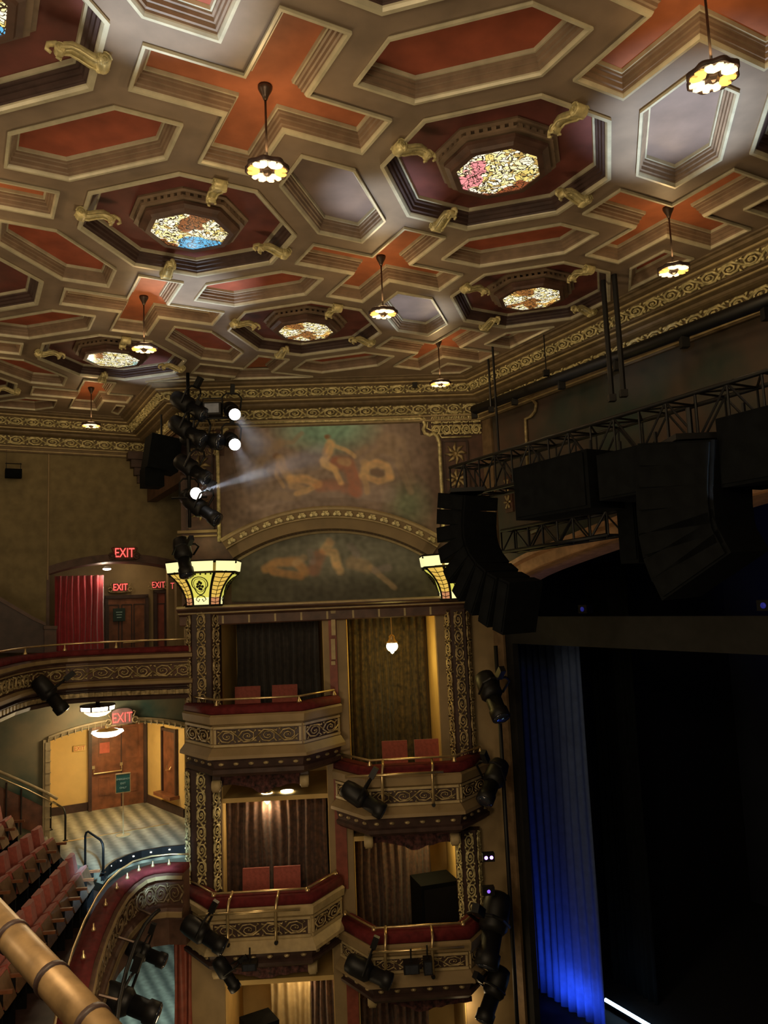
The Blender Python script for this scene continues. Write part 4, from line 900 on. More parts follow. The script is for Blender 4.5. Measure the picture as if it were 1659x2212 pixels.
m=MB(); m.lathe([(.30,.08),(.32,.06),(.31,.0),(.27,-.01)],24); m.build('upper_band',LAMPW,t,True); m=MB(); m.lathe([(.255,-.02),(.25,-.05),(.16,-.11),(.05,-.13),(.01,-.13)],24); m.build('bead_dome',glow('bead_glass',(1,.72,.42),2.2),t,True)
m=MB(); m.lathe([(.33,.10),(.335,.085),(.33,.075)],24); m.lathe([(.30,.0),(.275,-.02),(.25,-.02)],24)
for k in range(6): a=k*PI/3; m.box((.315*math.cos(a),.315*math.sin(a),.04),(.03,.03,.10),RZ(a).to_3x3())
m.lathe([(.04,ZBAL-.1-z),(.04,.12),(.3,.09)],10); m.build('metal_rim',DBROWN,t)
light('dome_bulb',LW.M@V((x,-.75,z-.22)),36,(1,.80,.52),.2)
# striped carpet floors
def fpoly(name,pts,z,th,mt,st=True):
    m=MB(); m.prism([(p[0],p[1]) for p in pts],th,T(0,0,z-th)); o=m.build(name,mt); return struct(o) if st else o
P2=lambda px,py,z:onz(px,py,z).to_2d()
lobf=[LW.p(bx0,0,0),LW.p(lx(400,1750,-.3)+.3,0,0),LW.p(bx1+.1,-LDp,0),LW.p(bx0,-LDp,0)]
fpoly('floor_lobby',lobf,ZM,.2,CARPET)
edge=[(222,1884),(232,1872),(250,1860),(275,1850),(305,1841),(350,1833),(420,1826)]
EP=[P2(*p,ZM) for p in edge]
a0,a1=LW.p(1.9,0,0),LW.p(bx0,0,0)
lf_=[P2(140,1860,ZM)]+EP+[V((EP[-1].x+1.2,EP[-1].y+.4)),V((a0.x,a0.y)),V((a1.x,a1.y))]
fpoly('floor_aisle',lf_,ZM,.2,CARPET)
w=MB(); w.M=LW.M; w.box((( lx0+bx1)/2,-.0,ZM+.006),(bx1-lx0,.05,.014)); struct(w.build('trim_14',BRASS))
el=thing('aisle_edge_strip','black floor edge strip with tiny white step lights, curving before the lower exit','edge strip')
m=MB(); sweep(m,EP,[(-.02,ZM-.14),(.03,ZM-.14),(.03,ZM+.03),(-.02,ZM+.03)]); m.build('strip',BLACK,el)
DOT=glow('step_light_white',(1,.95,.8),2.5)
cum=0
for i in range(len(EP)-1):
    L=(EP[i+1]-EP[i]).length; k=max(1,round(L/.3))
    for j in range(k): p=EP[i].lerp(EP[i+1],(j+.5)/k); m=MB(); m.box((p.x,p.y-.045,ZM-.02),(.03,.02,.018)); m.build('step_light',DOT,el)
# orchestra floor
b=MB(); b.box((-6,12,-.05),(60,60,.1)); struct(b.build('floor',CARPET))
# mezzanine front
ZP=CZ-4.22
mpx=[(402,1868),(365,1868),(330,1872),(300,1881),(275,1898),(252,1920),(228,1956),(202,2010),(180,2070),(160,2150),(145,2240)]
MP=[P2(*p,ZP) for p in mpx]; MP.append(MP[-1]+(MP[-1]-MP[-2])*2)
mf=thing('mezzanine_balcony','curved mezzanine front with red plush rail sweeping to the bottom of the photo','balcony')
def msw(prof,mt,nm,sm=False): m=MB(); sweep(m,MP,[(d,ZP+z) for d,z in prof]); return m.build(nm,mt,mf,sm)
msw([(-.16,-.06),(-.14,0),(.08,.0),(.13,-.03),(.12,-.09),(-.16,-.09)],REDCUSH,'cushion',True)
msw([(-.14,-.09),(.12,-.09),(.17,-.11),(.18,-.17),(.13,-.19),(.10,-.22),(.10,-.60),(.16,-.62),(.20,-.68),(.20,-.76),(.12,-.78),(.05,-.85),(.02,-1.25),(-.14,-1.25)],BROWN,'parapet')
msw([(.11,-.10),(.175,-.115),(.185,-.17),(.12,-.185)],TAN,'top_moulding'); msw([(.15,-.62),(.207,-.685),(.207,-.755),(.12,-.775)],TAN,'lower_moulding')
rl=MB()
for i in range(len(MP)-1):
    a,b_=MP[i],MP[i+1]; ex=V(((b_-a).x,(b_-a).y,0)); L=ex.length; ex.normalize(); nn=V((-ex.y,ex.x,0)); scroll(rl,frame(V((a.x,a.y,ZP-.57))+nn*.102,ex,(0,0,1),nn),L,.33,.45,rt=.06,phase=i)
rl.build('scroll_band',M_('dark_bronze_relief',(.17,.115,.06),.5,.2),mf,True)
m=MB(); q_=inset(MP,-.12,False); m.tube([(p.x,p.y,ZP+.13) for p in q_],.016,6); m.build('handrail',BRASS,mf,True)
for p in inset(MP,.0,False)[1::1]:
    m=MB(); m.lathe([(.035,.0),(.03,.02),(.012,.05),(.01,.09)],8,T(p.x,p.y,ZP)); m.build('rail_foot',BRASS,mf,True)
m=MB(); sweep(m,[p for p in inset(MP,-.3,False)],[(-2.6,CZ-5.2),(.2,CZ-5.2),(.2,CZ-4.95),(-2.6,CZ-4.95)]); struct(m.build('floor_mezzanine',DBROWN))
# seats
SEATW=M_('seat_wood',(.17,.095,.05),.5)
def seat():
    t=thing('theater_seat','x','theater seat')
    m=MB(); rows=[]
    for j in range(7):
        v=j/6; z=.40+.56*v; y=.17+.10*v; hw_=.215-.03*max(0,v-.7)*3; rows.append([(-hw_,y+.01,z),(-hw_*.5,y-.035,z),(hw_*.5,y-.035,z),(hw_,y+.01,z),(hw_,y+.06,z),(-hw_,y+.06,z)])
    m.loft(rows,cap=(True,True)); m.build('backrest',SEAT,t,False)
    m=MB(); m.box((0,.06,.56),(.40,.10,.36),RX(-.35).to_3x3()); m.build('folded_seat',SEAT,t)
    m=MB(); m.box((0,-.0,.55),(.40,.02,.34),RX(-.35).to_3x3()); m.build('seat_pan',SEATW,t)
    m=MB(); m.box((.225,.03,.62),(.045,.36,.04)); m.build('armrest',DOOR,t)
    m=MB(); m.box((.225,.08,.31),(.03,.24,.60)); m.build('standard',BLACK,t)
    return t
s0=seat(); first=True
ordn=['first','second','third','fourth','fifth','sixth','seventh','eighth','ninth','tenth','eleventh','twelfth']
rowsd=[((190,1897),(105,2010),5,-4.35,12,'front row, beside the curved red rail'),((113,1835),(40,1897),3,-4.02,8,'middle row'),((25,1785),(-46,1846),3,-3.68,4,'back row at the left edge')]
for (pa_,pb2,k,za,N,rn) in rowsd:
    A,B=onz(*pa_,CZ+za),onz(*pb2,CZ+za); dv=(B-A)/k; dv.z=0; u=dv.normalized(); fc=V((-u.y,u.x,0))
    Mr=frame((0,0,0),-u,-fc,(0,0,1))@Mx.Diagonal((.86,1,1,1)); 
    o0=A-V((0,0,.64))-fc*.05; zf=o0.z
    b=MB(); b.M=frame(o0,-u,-fc,(0,0,1)); b.box((-dv.length*(N/2-.5)+.1,.18,-.15),(dv.length*N+.5,1.0,.30)); struct(b.build('floor_riser',DBROWN))
    for i in range(N):
        M=T(*(o0+dv*i-u*.20))@Mr
        lab='red folding seat, %s from the aisle, %s'%(ordn[i],rn)
        if first: s0.matrix_basis=M; s0['label']=lab; s0['group']='red folding seats of the mezzanine'; first=False
        else: dup(s0,M,lab,'red folding seats of the mezzanine')
# steps and handrails
STEPC=CARPET
for (px,py,z,w_,lab) in ((66,1806,-4.35,.5,''),(160,1845,-4.45,.5,'')):
    pass
p=onz(64,1812,CZ-4.3); b=MB(); b.M=T(p.x,p.y,0)@RZ(R(29)); b.box((0,0,CZ-4.4),(.62,.75,.2)); struct(b.build('floor_step',CARPET))
def loop(pts,z,label,r=.022):
    m=MB(); q4=[]
    for i,(px,py,zz) in enumerate(pts):
        pass
    return m
def hrail(label,pxa,pya,pxb,pyb,ha,hb,zf,mt=BLACK):
    A,B=onz(pxa,pya,zf),onz(pxb,pyb,zf); m=MB(); r=.10
    pts=[A,A+V((0,0,ha-r)),A+V((0,0,ha-r*.3))+(B-A)*.06,A+V((0,0,ha))+(B-A)*.18,B+V((0,0,hb+.04))-(B-A)*.15,B+V((0,0,hb-.02))-(B-A)*.03,B+V((0,0,hb-r)),B]
    m.tube(pts,.021,8); t=thing('hand_rail',label,'handrail'); m.build('loop',mt,t,True)
    m=MB(); [m.lathe([(.05,0),(.05,.012),(.022,.02)],10,T(*q_)) for q_ in (A,B)]; m.build('foot_plate',mt,t); return t
hrail('black looped handrail left, before the olive lobby carpet',109,1793,141,1816,.60,.56,ZM)
hrail('black looped handrail right, standing on the pale carpet edge',184,1872,223,1886,.62,.50,ZM)
# wall handrail and dado at the left edge
t=thing('wall_handrail','pale handrail descending along the left wall to the lower arch','handrail'); t.matrix_basis=LW.M
m=MB(); pts=[LW.at(*p,.12) for p in ((-30,1655),(0,1667),(60,1693),(100,1712),(124,1726))]; m.tube([(x,-.12,z) for x,z in pts],.028,8); m.build('rail',CREAM,t,True)
m=MB(); pts=[LW.at(*p,.16) for p in ((-30,1668),(0,1680),(60,1706),(100,1726),(122,1738))]; m.tube([(x,-.16,z) for x,z in pts],.014,6); m.build('lower_bar',BRASS,t,True)
for px,py in ((14,1690),(46,1704)):
    m=MB(); x,z=LW.at(px,py,.14); m.tube([(x,-.14,z),(x,-.14,z-.85)],.02,6); m.build('baluster',BRONZE,t)
lpoly('dado_panel',[(-30,1690),(0,1700),(60,1726),(92,1742),(92,1805),(-30,1760)],.02,.05,DOOR,'brown wooden dado panel below the pale wall handrail','panel')
# stand sign in the aisle
p=onz(266,1805,ZM); t=thing('stand_sign','teal notice on a slim brass floor stand before the lobby','sign stand',T(p.x,p.y,ZM)@RZ(R(22)))
m=MB(); m.lathe([(.14,0),(.14,.015),(.03,.03),(.015,.05)],16); m.build('base',CREAM,t); m=MB(); m.tube([(0,0,.04),(0,0,.86)],.013,6); m.build('pole',CREAM,t)
m=MB(); m.box((0,0,1.03),(.27,.02,.36)); m.build('board',mat('teal_board',(.02,.12,.12),.5),t); m=MB(); 
for (cx,cz,w_,h_) in ((0,1.215,.29,.02),(0,.845,.29,.015),(-.14,1.03,.014,.36),(.14,1.03,.014,.36)): m.box((cx,-.004,cz),(w_,.03,h_))
m.build('sign_frame',CREAM,t)
TL=mat('pale_teal_letters',(.55,.85,.82),.5)
for k,(s_,b_) in enumerate((('EMERGENCY',.045),('EXIT',.05),('ONLY',.05))): text(s_,b_,TL,t,T(0,-.016,1.11-.085*k)@RX(PI/2),.003)
# dark red drape under the mezzanine
x=mx(392,2090,.3); curtain('dark red drape at the entrance under the mezzanine, beside the pale pier',MU,x-.16,x+.14,-.15,CZ-8.8,CZ-5.3,REDWOOD,2,amp=.03,seed=8)
# foreground brass pipe
A,B=ondist(-40,1950,1.55),ondist(235,2250,1.22)
t=thing('brass_pipe','thick brass coloured rail crossing the lower left corner close to the camera','rail')
m=MB(); m.tube([A,A.lerp(B,.5),B],.027,20); m.build('pipe',mat('worn_brass',(.36,.225,.10),.42,.3,var=.18,scale=25),t,True)
for f in (.30,.62,.90):
    c=A.lerp(B,f); dv=(B-A).normalized(); m=MB(); m.tube([c-dv*.006,c+dv*.006],.0295,20); m.build('collar',DBROWN,t,True)
for p in (A.lerp(B,.02),A.lerp(B,.98)): m=MB(); m.tube([p,V((p.x,p.y,CZ-1.6))],.022,10); m.build('post',BRONZE,t,True)
b=MB(); b.box((0,-1.0,CZ-1.68),(9,5.4,.16)); struct(b.build('floor_gallery',DBROWN))
# ---------------------------------------------------------------- proscenium wall and stage
def pxy(px,py,d=0): return PR.at(px,py,d)
AT=[(0.30,-9),(.34,-.3),(.45,.16),(1.2,.38),(2.2,.57),(3.84,.85),(5.5,1.08),(7.5,1.25),(10,1.3),(13,1.2),(16,.8),(17,.2)]
def archp(t):
    for (a,za),(b,zb) in zip(AT,AT[1:]):
        if a<=t<=b: f=(t-a)/(b-a); return CZ+za+(zb-za)*f
    return 0
ts=[.35+.35*i for i in range(47)]
STAGEWALL=mat('painted_stage_wall',(.10,.06,.042),.8,scale=1.1,col2=(.025,.042,.034))
w=MB(); w.M=PR.M; w.loft([[(t,0,archp(t)),(t,0,CZ+3.5),(t,.5,CZ+3.5),(t,.5,archp(t))] for t in ts],cap=(True,True)); struct(w.build('wall_right',STAGEWALL))
w=MB(); w.M=PR.M; jx=pxy(1084,1335,0)[0]; w.box(((jx-.03)/2,.025,(CZ+3.5)/2),(jx+.03,.05,CZ+3.5)); struct(w.build('wall_stage_jamb',M_('jamb_tan',(.20,.13,.07),.6)))
w=MB(); w.M=PR.M; w.loft([[(t,-.10,archp(t)+.34),(t,-.12,archp(t)+.26),(t,-.04,archp(t)+.22),(t,-.03,archp(t)+.04),(t,-.09,archp(t)-.0),(t,.2,archp(t)-.02),(t,.5,archp(t)-.02),(t,.5,archp(t)+.05),(t,0,archp(t)+.3)] for t in ts],cap=(True,True)); struct(w.build('trim_15',M_('arch_tan',(.42,.24,.13),.6)))
fr_=MB()
def pp3(px,py,d): x,z=pxy(px,py,d); return PR.p(x,d,z)
fr_.tube([pp3(*p,.04) for p in ((1140,1010),(1136,930),(1135,905),(1146,900),(1156,888),(1158,872),(1150,862),(1140,862))],.03,6); struct(fr_.build('trim_16',DGOLD,smooth=True))
t=thing('rosette_panel','narrow panel with gilt rosettes on the stage wall beside the hanging speakers','wall panel',PR.M)
a,c=pxy(1092,1030,0),pxy(1112,1105,0); m=MB(); m.box(((a[0]+c[0])/2,-.02,(a[1]+c[1])/2),(c[0]-a[0],.05,a[1]-c[1])); m.build('board',BROWN,t)
for k in (.28,.72):
    m=MB(); zc=a[1]+(c[1]-a[1])*k
    for i in range(6): b_=i*PI/3; m.tube([((a[0]+c[0])/2+.02*math.cos(b_),-.06,zc+.02*math.sin(b_)),((a[0]+c[0])/2+.09*math.cos(b_),-.07,zc+.13*math.sin(b_))],[.015,.025],5)
    m.build('rosette',DGOLD,t,True)
# stage house
STB=mat('stage_black',(.006,.007,.010),.9,var=.2)
w=MB(); w.M=PR.M; w.box((7,9.05,6.5),(24,.1,13)); struct(w.build('wall_stage_back',mat('backdrop_blue_black',(.02,.025,.04),.9,scale=.6,col2=(.008,.01,.02))))
w=MB(); w.M=PR.M; w.box((-2.0,4.8,6.5),(.1,8.5,13)); w.box((18.5,4.8,6.5),(.1,8.5,13)); struct(w.build('wall_stage_side',STB))
w=MB(); w.M=PR.M; w.box((8,4.8,CZ+3.6),(20.5,8.6,.1)); struct(w.build('ceiling_stage',STB))
w=MB(); w.M=PR.M; w.box((8.2,4.55,.45),(20.3,8.95,.9)); struct(w.build('floor_stage',STB))
PDp=-.13
tl=pxy(1083,1332,PDp); tr=pxy(1119,1500,PDp); zb=pxy(1300,1398,PDp)[1]
t=thing('stage_portal','matte black portal of border and leg framing the dark stage','stage portal',PR.M)
PORT=mat('portal_black',(.011,.0105,.010),.9,var=.15)
m=MB(); m.box(((tl[0]+tr[0])/2,-PDp,(tl[1]+.9)/2),(tr[0]-tl[0],.12,tl[1]-.9)); m.build('leg',PORT,t)
m=MB(); m.box(((tr[0]+14)/2,-PDp,(tl[1]+zb)/2),(14-tr[0],.12,tl[1]-zb)); m.build('border',PORT,t)
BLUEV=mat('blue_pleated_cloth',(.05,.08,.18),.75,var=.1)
x0,x1=pxy(1118,1900,-1.7)[0],pxy(1286,1900,-1.7)[0]
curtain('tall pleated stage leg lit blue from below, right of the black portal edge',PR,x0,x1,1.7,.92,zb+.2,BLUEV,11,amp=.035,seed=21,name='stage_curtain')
x0=pxy(1296,1900,-2.6)[0]; curtain('black masking drape deeper on the stage behind the blue lit leg',PR,x0-.5,x0+.7,3.2,.92,CZ+.6,CLOTH,8,amp=.05,seed=22,name='masking_drape')
A,B=onz(1308,2160,1.02),onz(1420,2226,1.02); t=thing('led_tube','bright bluish white light tube lying on the stage floor at the bottom','light tube')
m=MB(); m.tube([A,B],.035,10); m.build('tube',glow('cold_tube',(.45,.72,1),9),t,True); m=MB(); m.tube([A-V((0,0,.05)),B-V((0,0,.05))],.045,8); m.build('holder',BLACK,t)
for tt,zz,en,tz in ((1215,1.0,70,2.0),(1180,1.0,28,1.7),(1255,1.0,28,1.7)):
    lp=PR.p(pxy(tt,2000,-1.25)[0],-1.2,zz); l=light('stage_uplight',lp,en,(.05,.15,1),.04,'SPOT',spot_size=R(150),spot_blend=1); aim(l,PR.p(pxy(tt,1900,-1.7)[0],-1.66,tz))
l=light('stage_back_wash',PR.p(8.0,-4.5,2.5),2600,(.06,.13,1),.5,'SPOT',spot_size=R(90),spot_blend=1); aim(l,PR.p(6.5,-9,5.5))

# ---------------------------------------------------------------- rigging
def truss(label,A,B,up,side,h,w_,n,name='lighting_truss'):
    A,B=V(A),V(B); t=thing(name,label,'truss'); ax=(B-A); C=[(-.5,-.5),(.5,-.5),(.5,.5),(-.5,.5)]; off=[side*w_*a+up*h*b for a,b in C]
    for o_ in off: m=MB(); m.tube([A+o_,B+o_],.028,8); m.build('chord',BLACK,t,True)
    for i in range(n+1):
        m=MB(); p=A+ax*(i/n); q_=A+ax*(min(i+1,n)/n)
        for k in range(4):
            m.tube([p+off[k],p+off[(k+1)%4]],.014,5)
            if i<n: m.tube([p+off[k],q_+off[(k+1)%4]] if i%2 else [p+off[(k+1)%4],q_+off[k]],.014,5)
        m.build('lacing',BLACK,t)
    return t
UPV=V((0,0,1)); DT=1.35
a0=V(pxy(1000,1035,DT)); a1=V(pxy(1655,888,DT)); zT=(a0.y+a1.y)/2
truss('long black lighting truss hung along the stage wall',PR.p(a0.x,DT,zT+.0),PR.p(a1.x+5,DT,zT+.0),UPV,PR.ey,.52,.5,26)
# batten with hanging rods
b0,b1=pxy(1024,886,.62),pxy(1655,664,.62); zb_=(b0[1]+b1[1])/2
t=thing('black_batten','thick dark batten hung along the cornice above the stage wall','batten'); m=MB(); m.tube([PR.p(b0[0],.62,b0[1]),PR.p(b1[0]+4.5,.62,b1[1])],.085,12); m.build('tube',BLACK,t,True)
for k in range(6): 
    f=k/5; p=PR.p(b0[0]+(b1[0]-b0[0])*f,.62,b0[1]+(b1[1]-b0[1])*f); m=MB(); m.box(p-V((0,0,.08)),(.10,.10,.14)); m.build('clamp',BLACK,t)
def hrod(label,px,pyb,d,r=.022,ztop=None,fr=PR):
    x,z=fr.at(px,pyb,d); p=fr.p(x,d,z); t=thing('hanging_rod',label,'rod'); m=MB(); m.tube([p,V((p.x,p.y,ztop or ZB))],r,6); m.build('rod',BLACK,t); m=MB(); m.box(p,(.09,.09,.09)); m.build('clamp',BLACK,t); return t
hrod('dark hanging rod near the inner end of the batten, left of the truss rods',1061,885,.72,.02)
hrod('left of two thick hanging rods down to the truss',1322,860,1.3,.035)
hrod('right of two thick hanging rods down to the truss',1347,850,1.3,.035)
hrod('thin hanging rod beside the gold frieze over the mural, left of the batten end',896,832,.5,.010,fr=MU)
hrod('thin hanging rod in front of the stage cornice, middle of the batten',1180,806,.66,.010)
hrod('hanging rod from the batten end to the truss',1078,985,1.1,.02)
# cabinets under the truss
def cab(label,px0,py0,px1,py1,d,dep,name='loudspeaker'):
    a,c=pxy(px0,py0,d),pxy(px1,py1,d); W,H=c[0]-a[0],a[1]-c[1]; t=thing(name,label,'speaker',PR.M@T((a[0]+c[0])/2,-d+dep/2,(a[1]+c[1])/2))
    m=MB(); m.box((0,0,0),(W,dep,H)); m.build('cabinet',CLOTH,t); m=MB(); m.box((0,-dep/2-.01,0),(W*.92,.02,H*.9)); m.build('grille',CLOTH,t)
    for s in (-.35,.35): m=MB(); m.tube([(s*W,0,H/2),(s*W,0,H/2+.16)],.02,5); m.build('bracket',BLACK,t)
    return t
cab('black loudspeaker under the truss, first from the left',1108,1012,1276,1096,2.25,.55)
cab('black loudspeaker under the truss, second from the left',1288,984,1405,1062,2.25,.55)
cab('black loudspeaker under the truss at the right edge of the photo',1545,905,1700,1030,2.3,.6)
# line arrays
def larray(label,pts,d,wid,ch):
    t=thing('line_array',label,'line array speaker')
    P=[PR.p(pxy(*p,d)[0],d,pxy(*p,d)[1]) for p in pts]; n=len(P)
    for i in range(n):
        tan=(P[min(i+1,n-1)]-P[max(i-1,0)]).normalized(); side=PR.ey.cross(tan).normalized(); M=frame(P[i],tan,PR.ey,side)
        m=MB(); m.loft([[V((-ch*.48,-.28,-wid/2)),V((ch*.48,-.28,-wid/2)),V((ch*.40,.3,-wid/2)),V((-ch*.40,.3,-wid/2))],[V((-ch*.48,-.28,wid/2)),V((ch*.48,-.28,wid/2)),V((ch*.40,.3,wid/2)),V((-ch*.40,.3,wid/2))]],cap=(True,True)); o=m.build('speaker_cabinet',CLOTH,t); o.matrix_basis=M
        m=MB(); m.box((0,-.29,0),(ch*.8,.02,wid*.9)); o2=m.build('grille',CLOTH,o)
    m=MB(); m.box(P[0]+V((0,0,.16)),(.5,.5,.06)); m.tube([P[0]+V((0,0,.16)),P[0]+V((0,0,.5))],.03,6); m.build('rigging_frame',BLACK,t)
    return t
larray('curved black line array of speakers hanging in front of the right capital',[(1008,1085),(1006,1118),(1006,1151),(1010,1184),(1020,1216),(1037,1246),(1060,1272),(1088,1294),(1118,1308)],2.05,.72,.235)
larray('large black line array of speakers hanging over the stage, further right',[(1496,985),(1494,1030),(1494,1075),(1497,1120),(1502,1155),(1513,1190),(1530,1222)],2.1,.95,.27)
# short lower truss and pipe
a0,a1=pxy(1100,1170,.9),pxy(1330,1128,.9); truss('short black truss below the loudspeakers, in front of the stage arch',PR.p(a0[0],.9,a0[1]),PR.p(a1[0],.9,a1[1]),UPV,PR.ey,.34,.3,7)
p,q2=pp3(1150,1150,.5),pp3(1275,1092,.5); t=thing('grey_pipe','slanting grey pipe above the short lower truss','pipe'); m=MB(); m.tube([p,q2],.045,10); m.build('pipe',BRONZE,t,True)
cab('tall narrow black fixture box at the right end of the short truss',1330,1066,1380,1215,1.2,.4,'fixture_box')

# ---------------------------------------------------------------- stage lights
LENSW=glow('white_spot_lens',(1,.97,.93),14); LENSD=mat('dark_lens',(.02,.025,.04),.1,.0,spec=.8); LENSV=glow('violet_lens',(.35,.16,1),6); LENSG=mat('grey_blue_lens',(.28,.32,.42),.25)
def fixture(label,pos,dv,s=1,lens=LENSD,up=V((0,0,1)),yoke=True,name='stage_light',cat='stage light',clampz=.34):
    dv=V(dv).normalized(); y=up.cross(dv); y=y.normalized() if y.length>1e-3 else V((1,0,0)); z=dv.cross(y).normalized(); pos=V(pos)
    t=thing(name,label,cat,frame(pos,dv,y,z)@Mx.Scale(s,4))
    m=MB(); X=RY(PI/2); m.lathe([(.06,-.30),(.10,-.28),(.115,-.2),(.12,-.02),(.09,.02)],14,X); m.build('body',BLACK,t,True)
    m=MB(); m.lathe([(.085,0),(.085,.16),(.10,.17),(.10,.27),(.09,.275)],14,X); m.build('lens_barrel',BLACK,t,True)
    m=MB(); m.lathe([(.088,.268),(.088,.28),(.05,.29)],14,X); m.build('lens',lens,t,True)
    if yoke:
        m=MB(); m.tube([(-.05,.14,0),(-.05,.15,.2),(-.05,.09,clampz-.08),(-.05,-.09,clampz-.08),(-.05,-.15,.2),(-.05,-.14,0)],.014,6); m.build('yoke',BLACK,t)
        m=MB(); m.box((-.05,0,clampz),(.07,.06,.14)); m.build('clamp',BLACK,t)
    return t
def mp3(px,py,d): x,z=MU.at(px,py,d); return MU.p(x,d,z)
ex,ey_=MU.ex,MU.ey
DB=1.15
bx=MU.at(408,1000,DB)[0]; pole=thing('light_boom','vertical black pipe carrying stage lights beside the upper mural','boom'); 
z0,z1=mz(408,1140,DB),ZB; m=MB(); m.tube([MU.p(bx,DB,z0),MU.p(bx,DB,z1)],.03,8); m.build('pipe',BLACK,pole,True); m=MB(); m.tube([MU.p(bx-.1,DB,mz(408,905,DB)),MU.p(bx+.85,DB,mz(408,905,DB))],.022,6); m.build('cross_arm',BLACK,pole,True); m=MB(); m.tube([MU.p(bx-.3,DB,mz(408,1075,DB)),MU.p(bx+.3,DB,mz(408,1075,DB))],.022,6); m.build('cross_arm',BLACK,pole,True)
dr=ex*.75-ey_*.35-UPV*.55
fixture('dark stage light on the boom, topmost, tilted down to the right',mp3(410,878,DB),dr,1.3)
fixture('dark stage light on the boom, second from the top',mp3(408,932,DB),dr,1.35)
fixture('bulky dark stage light on the boom, under the square lens fixture',mp3(438,950,DB-.1),ex*.9-ey_*.5-UPV*.25,1.45)
fixture('dark stage light on the boom, just above the brightest white beam',mp3(418,1015,DB),dr,1.3)
fixture('dark stage light on the boom, lowest, tilted down to the right',mp3(438,1102,DB),dr,1.3)
WH=[((423,1066),(620,1000),'brightest white spotlight on the boom throwing a hazy beam across the mural'),((507,895),(600,1000),'white lit spotlight in front of the frieze, upper of two stacked'),((507,960),(600,1060),'white lit spotlight beside the mural edge, lower of two stacked')]
for (a,b_,lab) in WH:
    p=mp3(*a,DB+.15); tgt=mp3(*b_,DB+1.0); tov=(EYE-p).normalized(); d_=((tgt-p).normalized()*.45+tov*.75).normalized()
    fixture(lab,p-d_*.3,d_,1.12,LENSW)
t=thing('square_flood','square floodlight with grey blue lens at the top of the boom','stage light',frame(mp3(460,885,DB),ex,-UPV,ey_*-1)); 
m=MB(); m.box((0,0,0),(.30,.22,.22)); m.build('housing',BLACK,t); m=MB(); m.box((0,0,.115),(.24,.16,.02)); m.build('lens',LENSG,t); m=MB(); m.tube([(-.17,0,0),(-.17,-.2,0),(.17,-.2,0),(.17,0,0)],.014,5); m.build('yoke',BLACK,t)
fixture('dark stage light standing on the left glass capital',mp3(397,1205,.95),V((.25,-.4,-.9)),1.3)
# black speaker cluster under the cornice corner
t=thing('corner_speaker','large black speaker hanging under the cornice bracket left of the boom','speaker',MU.M@T(mx(352,985,.2),-.3,mz(352,985,.2))@RZ(.5)); m=MB(); m.box((0,0,0),(.55,.5,.62),RY(.15).to_3x3()); m.build('cabinet',CLOTH,t); m=MB(); m.box((-.15,.1,-.42),(.34,.4,.34)); m.build('horn_box',CLOTH,t); m=MB(); m.tube([(0,0,.3),(0,0,.75)],.02,6); m.build('hanger',BLACK,t)
# small speaker on wires
x,z=LW.at(29,1023,.25); t=thing('small_speaker','small black box speaker hanging by wires before the side wall','speaker',LW.M@T(x,-.25,z)); m=MB(); m.box((0,0,0),(.30,.2,.17)); m.build('cabinet',CLOTH,t)
for s in (-1,1): m=MB(); m.tube([(s*.13,0,.08),(s*.13,0,.22)],.008,5); m.build('hanging_wire',BLACK,t)
m=MB(); m.tube([(-.13,0,.22),(-.13,0,CZ+3.3-z)],.005,5); m.build('hanging_wire',BRONZE,t); m=MB(); m.tube([(-.15,0,.2),(.15,0,.2)],.01,5); m.build('bar',BLACK,t)
# corbel under the cornice corner
m=MB(); c=MU.M.inverted()@V((LC.x,LC.y,0)); o=LC.copy()
for k in range(4): m.prism([(0,0),(.34-.07*k,0),(.34-.07*k,.3-.06*k),(0,.3-.06*k)],.16,T(o.x+.02,o.y-.35,CZ+3.18-.16*k)@RZ(R(205)))
struct(m.build('trim_17',DBROWN))
w=MB(); a,b_=ML,LC; ex2=(b_-a); L=ex2.length; ex2.normalize(); w.M=frame((a.x,a.y,0),ex2,V((-ex2.y,ex2.x,0)),(0,0,1)); w.box((L/2,-.1,CZ+3.0),(L,.2,1.3)); struct(w.build('wall_return',BROWN))
# lighting pipes and fixtures on the box fronts
def frontpipe(label,px0,px1,py,arms,d,r=.022):
    x0,x1=mx(px0,py,d),mx(px1,py,d); z=mz((px0+px1)/2,py,d); t=thing('lighting_pipe',label,'pipe',MU.M); m=MB(); m.tube([(x0,-d,z),(x1,-d,z)],r,8); m.build('pipe',BRASS,t,True)
    for pa_,y0,y1 in arms:
        x=mx(pa_,(y0+y1)/2,d); zt_,zb=mz(pa_,y0,d-.25),mz(pa_,y1,d); m=MB(); m.tube([(x+.03,-d+.35,zt_+.02),(x+.02,-d+.05,zt_-.03),(x,-d+.03,z),(x,-d+.03,zb)],.024,8); m.build('hook_arm',BRASS,t,True); m=MB(); m.lathe([(.03,-.03),(.034,0),(.03,.03)],8,T(x,-d+.03,zb)@RX(PI/2)); m.build('knob',BLACK,t)
    return t
frontpipe('brass lighting pipe hooked over the lower left box balcony',428,648,1971,[(491,1935,2043),(595,1933,2038)],1.2)
frontpipe('brass lighting pipe hooked over the upper right box balcony',745,958,1673,[(826,1648,1742),(935,1646,1740)],1.2)
frontpipe('brass lighting pipe hooked over the lower right box balcony',795,1003,2052,[(832,2010,2113),(934,2008,2112)],1.2)
def moving(label,px,py,d,dv,s=1.25): return fixture(label,mp3(px,py,d),dv,s,name='stage_light')
moving('black stage light clamped to the lower left balcony pipe, at its left end',442,2020,1.3,ex*.8-ey_*.2-UPV*.45,1.35)
moving('black stage light clamped to the upper right balcony pipe',786,1728,1.3,ex*.8-ey_*.2-UPV*.5,1.35)
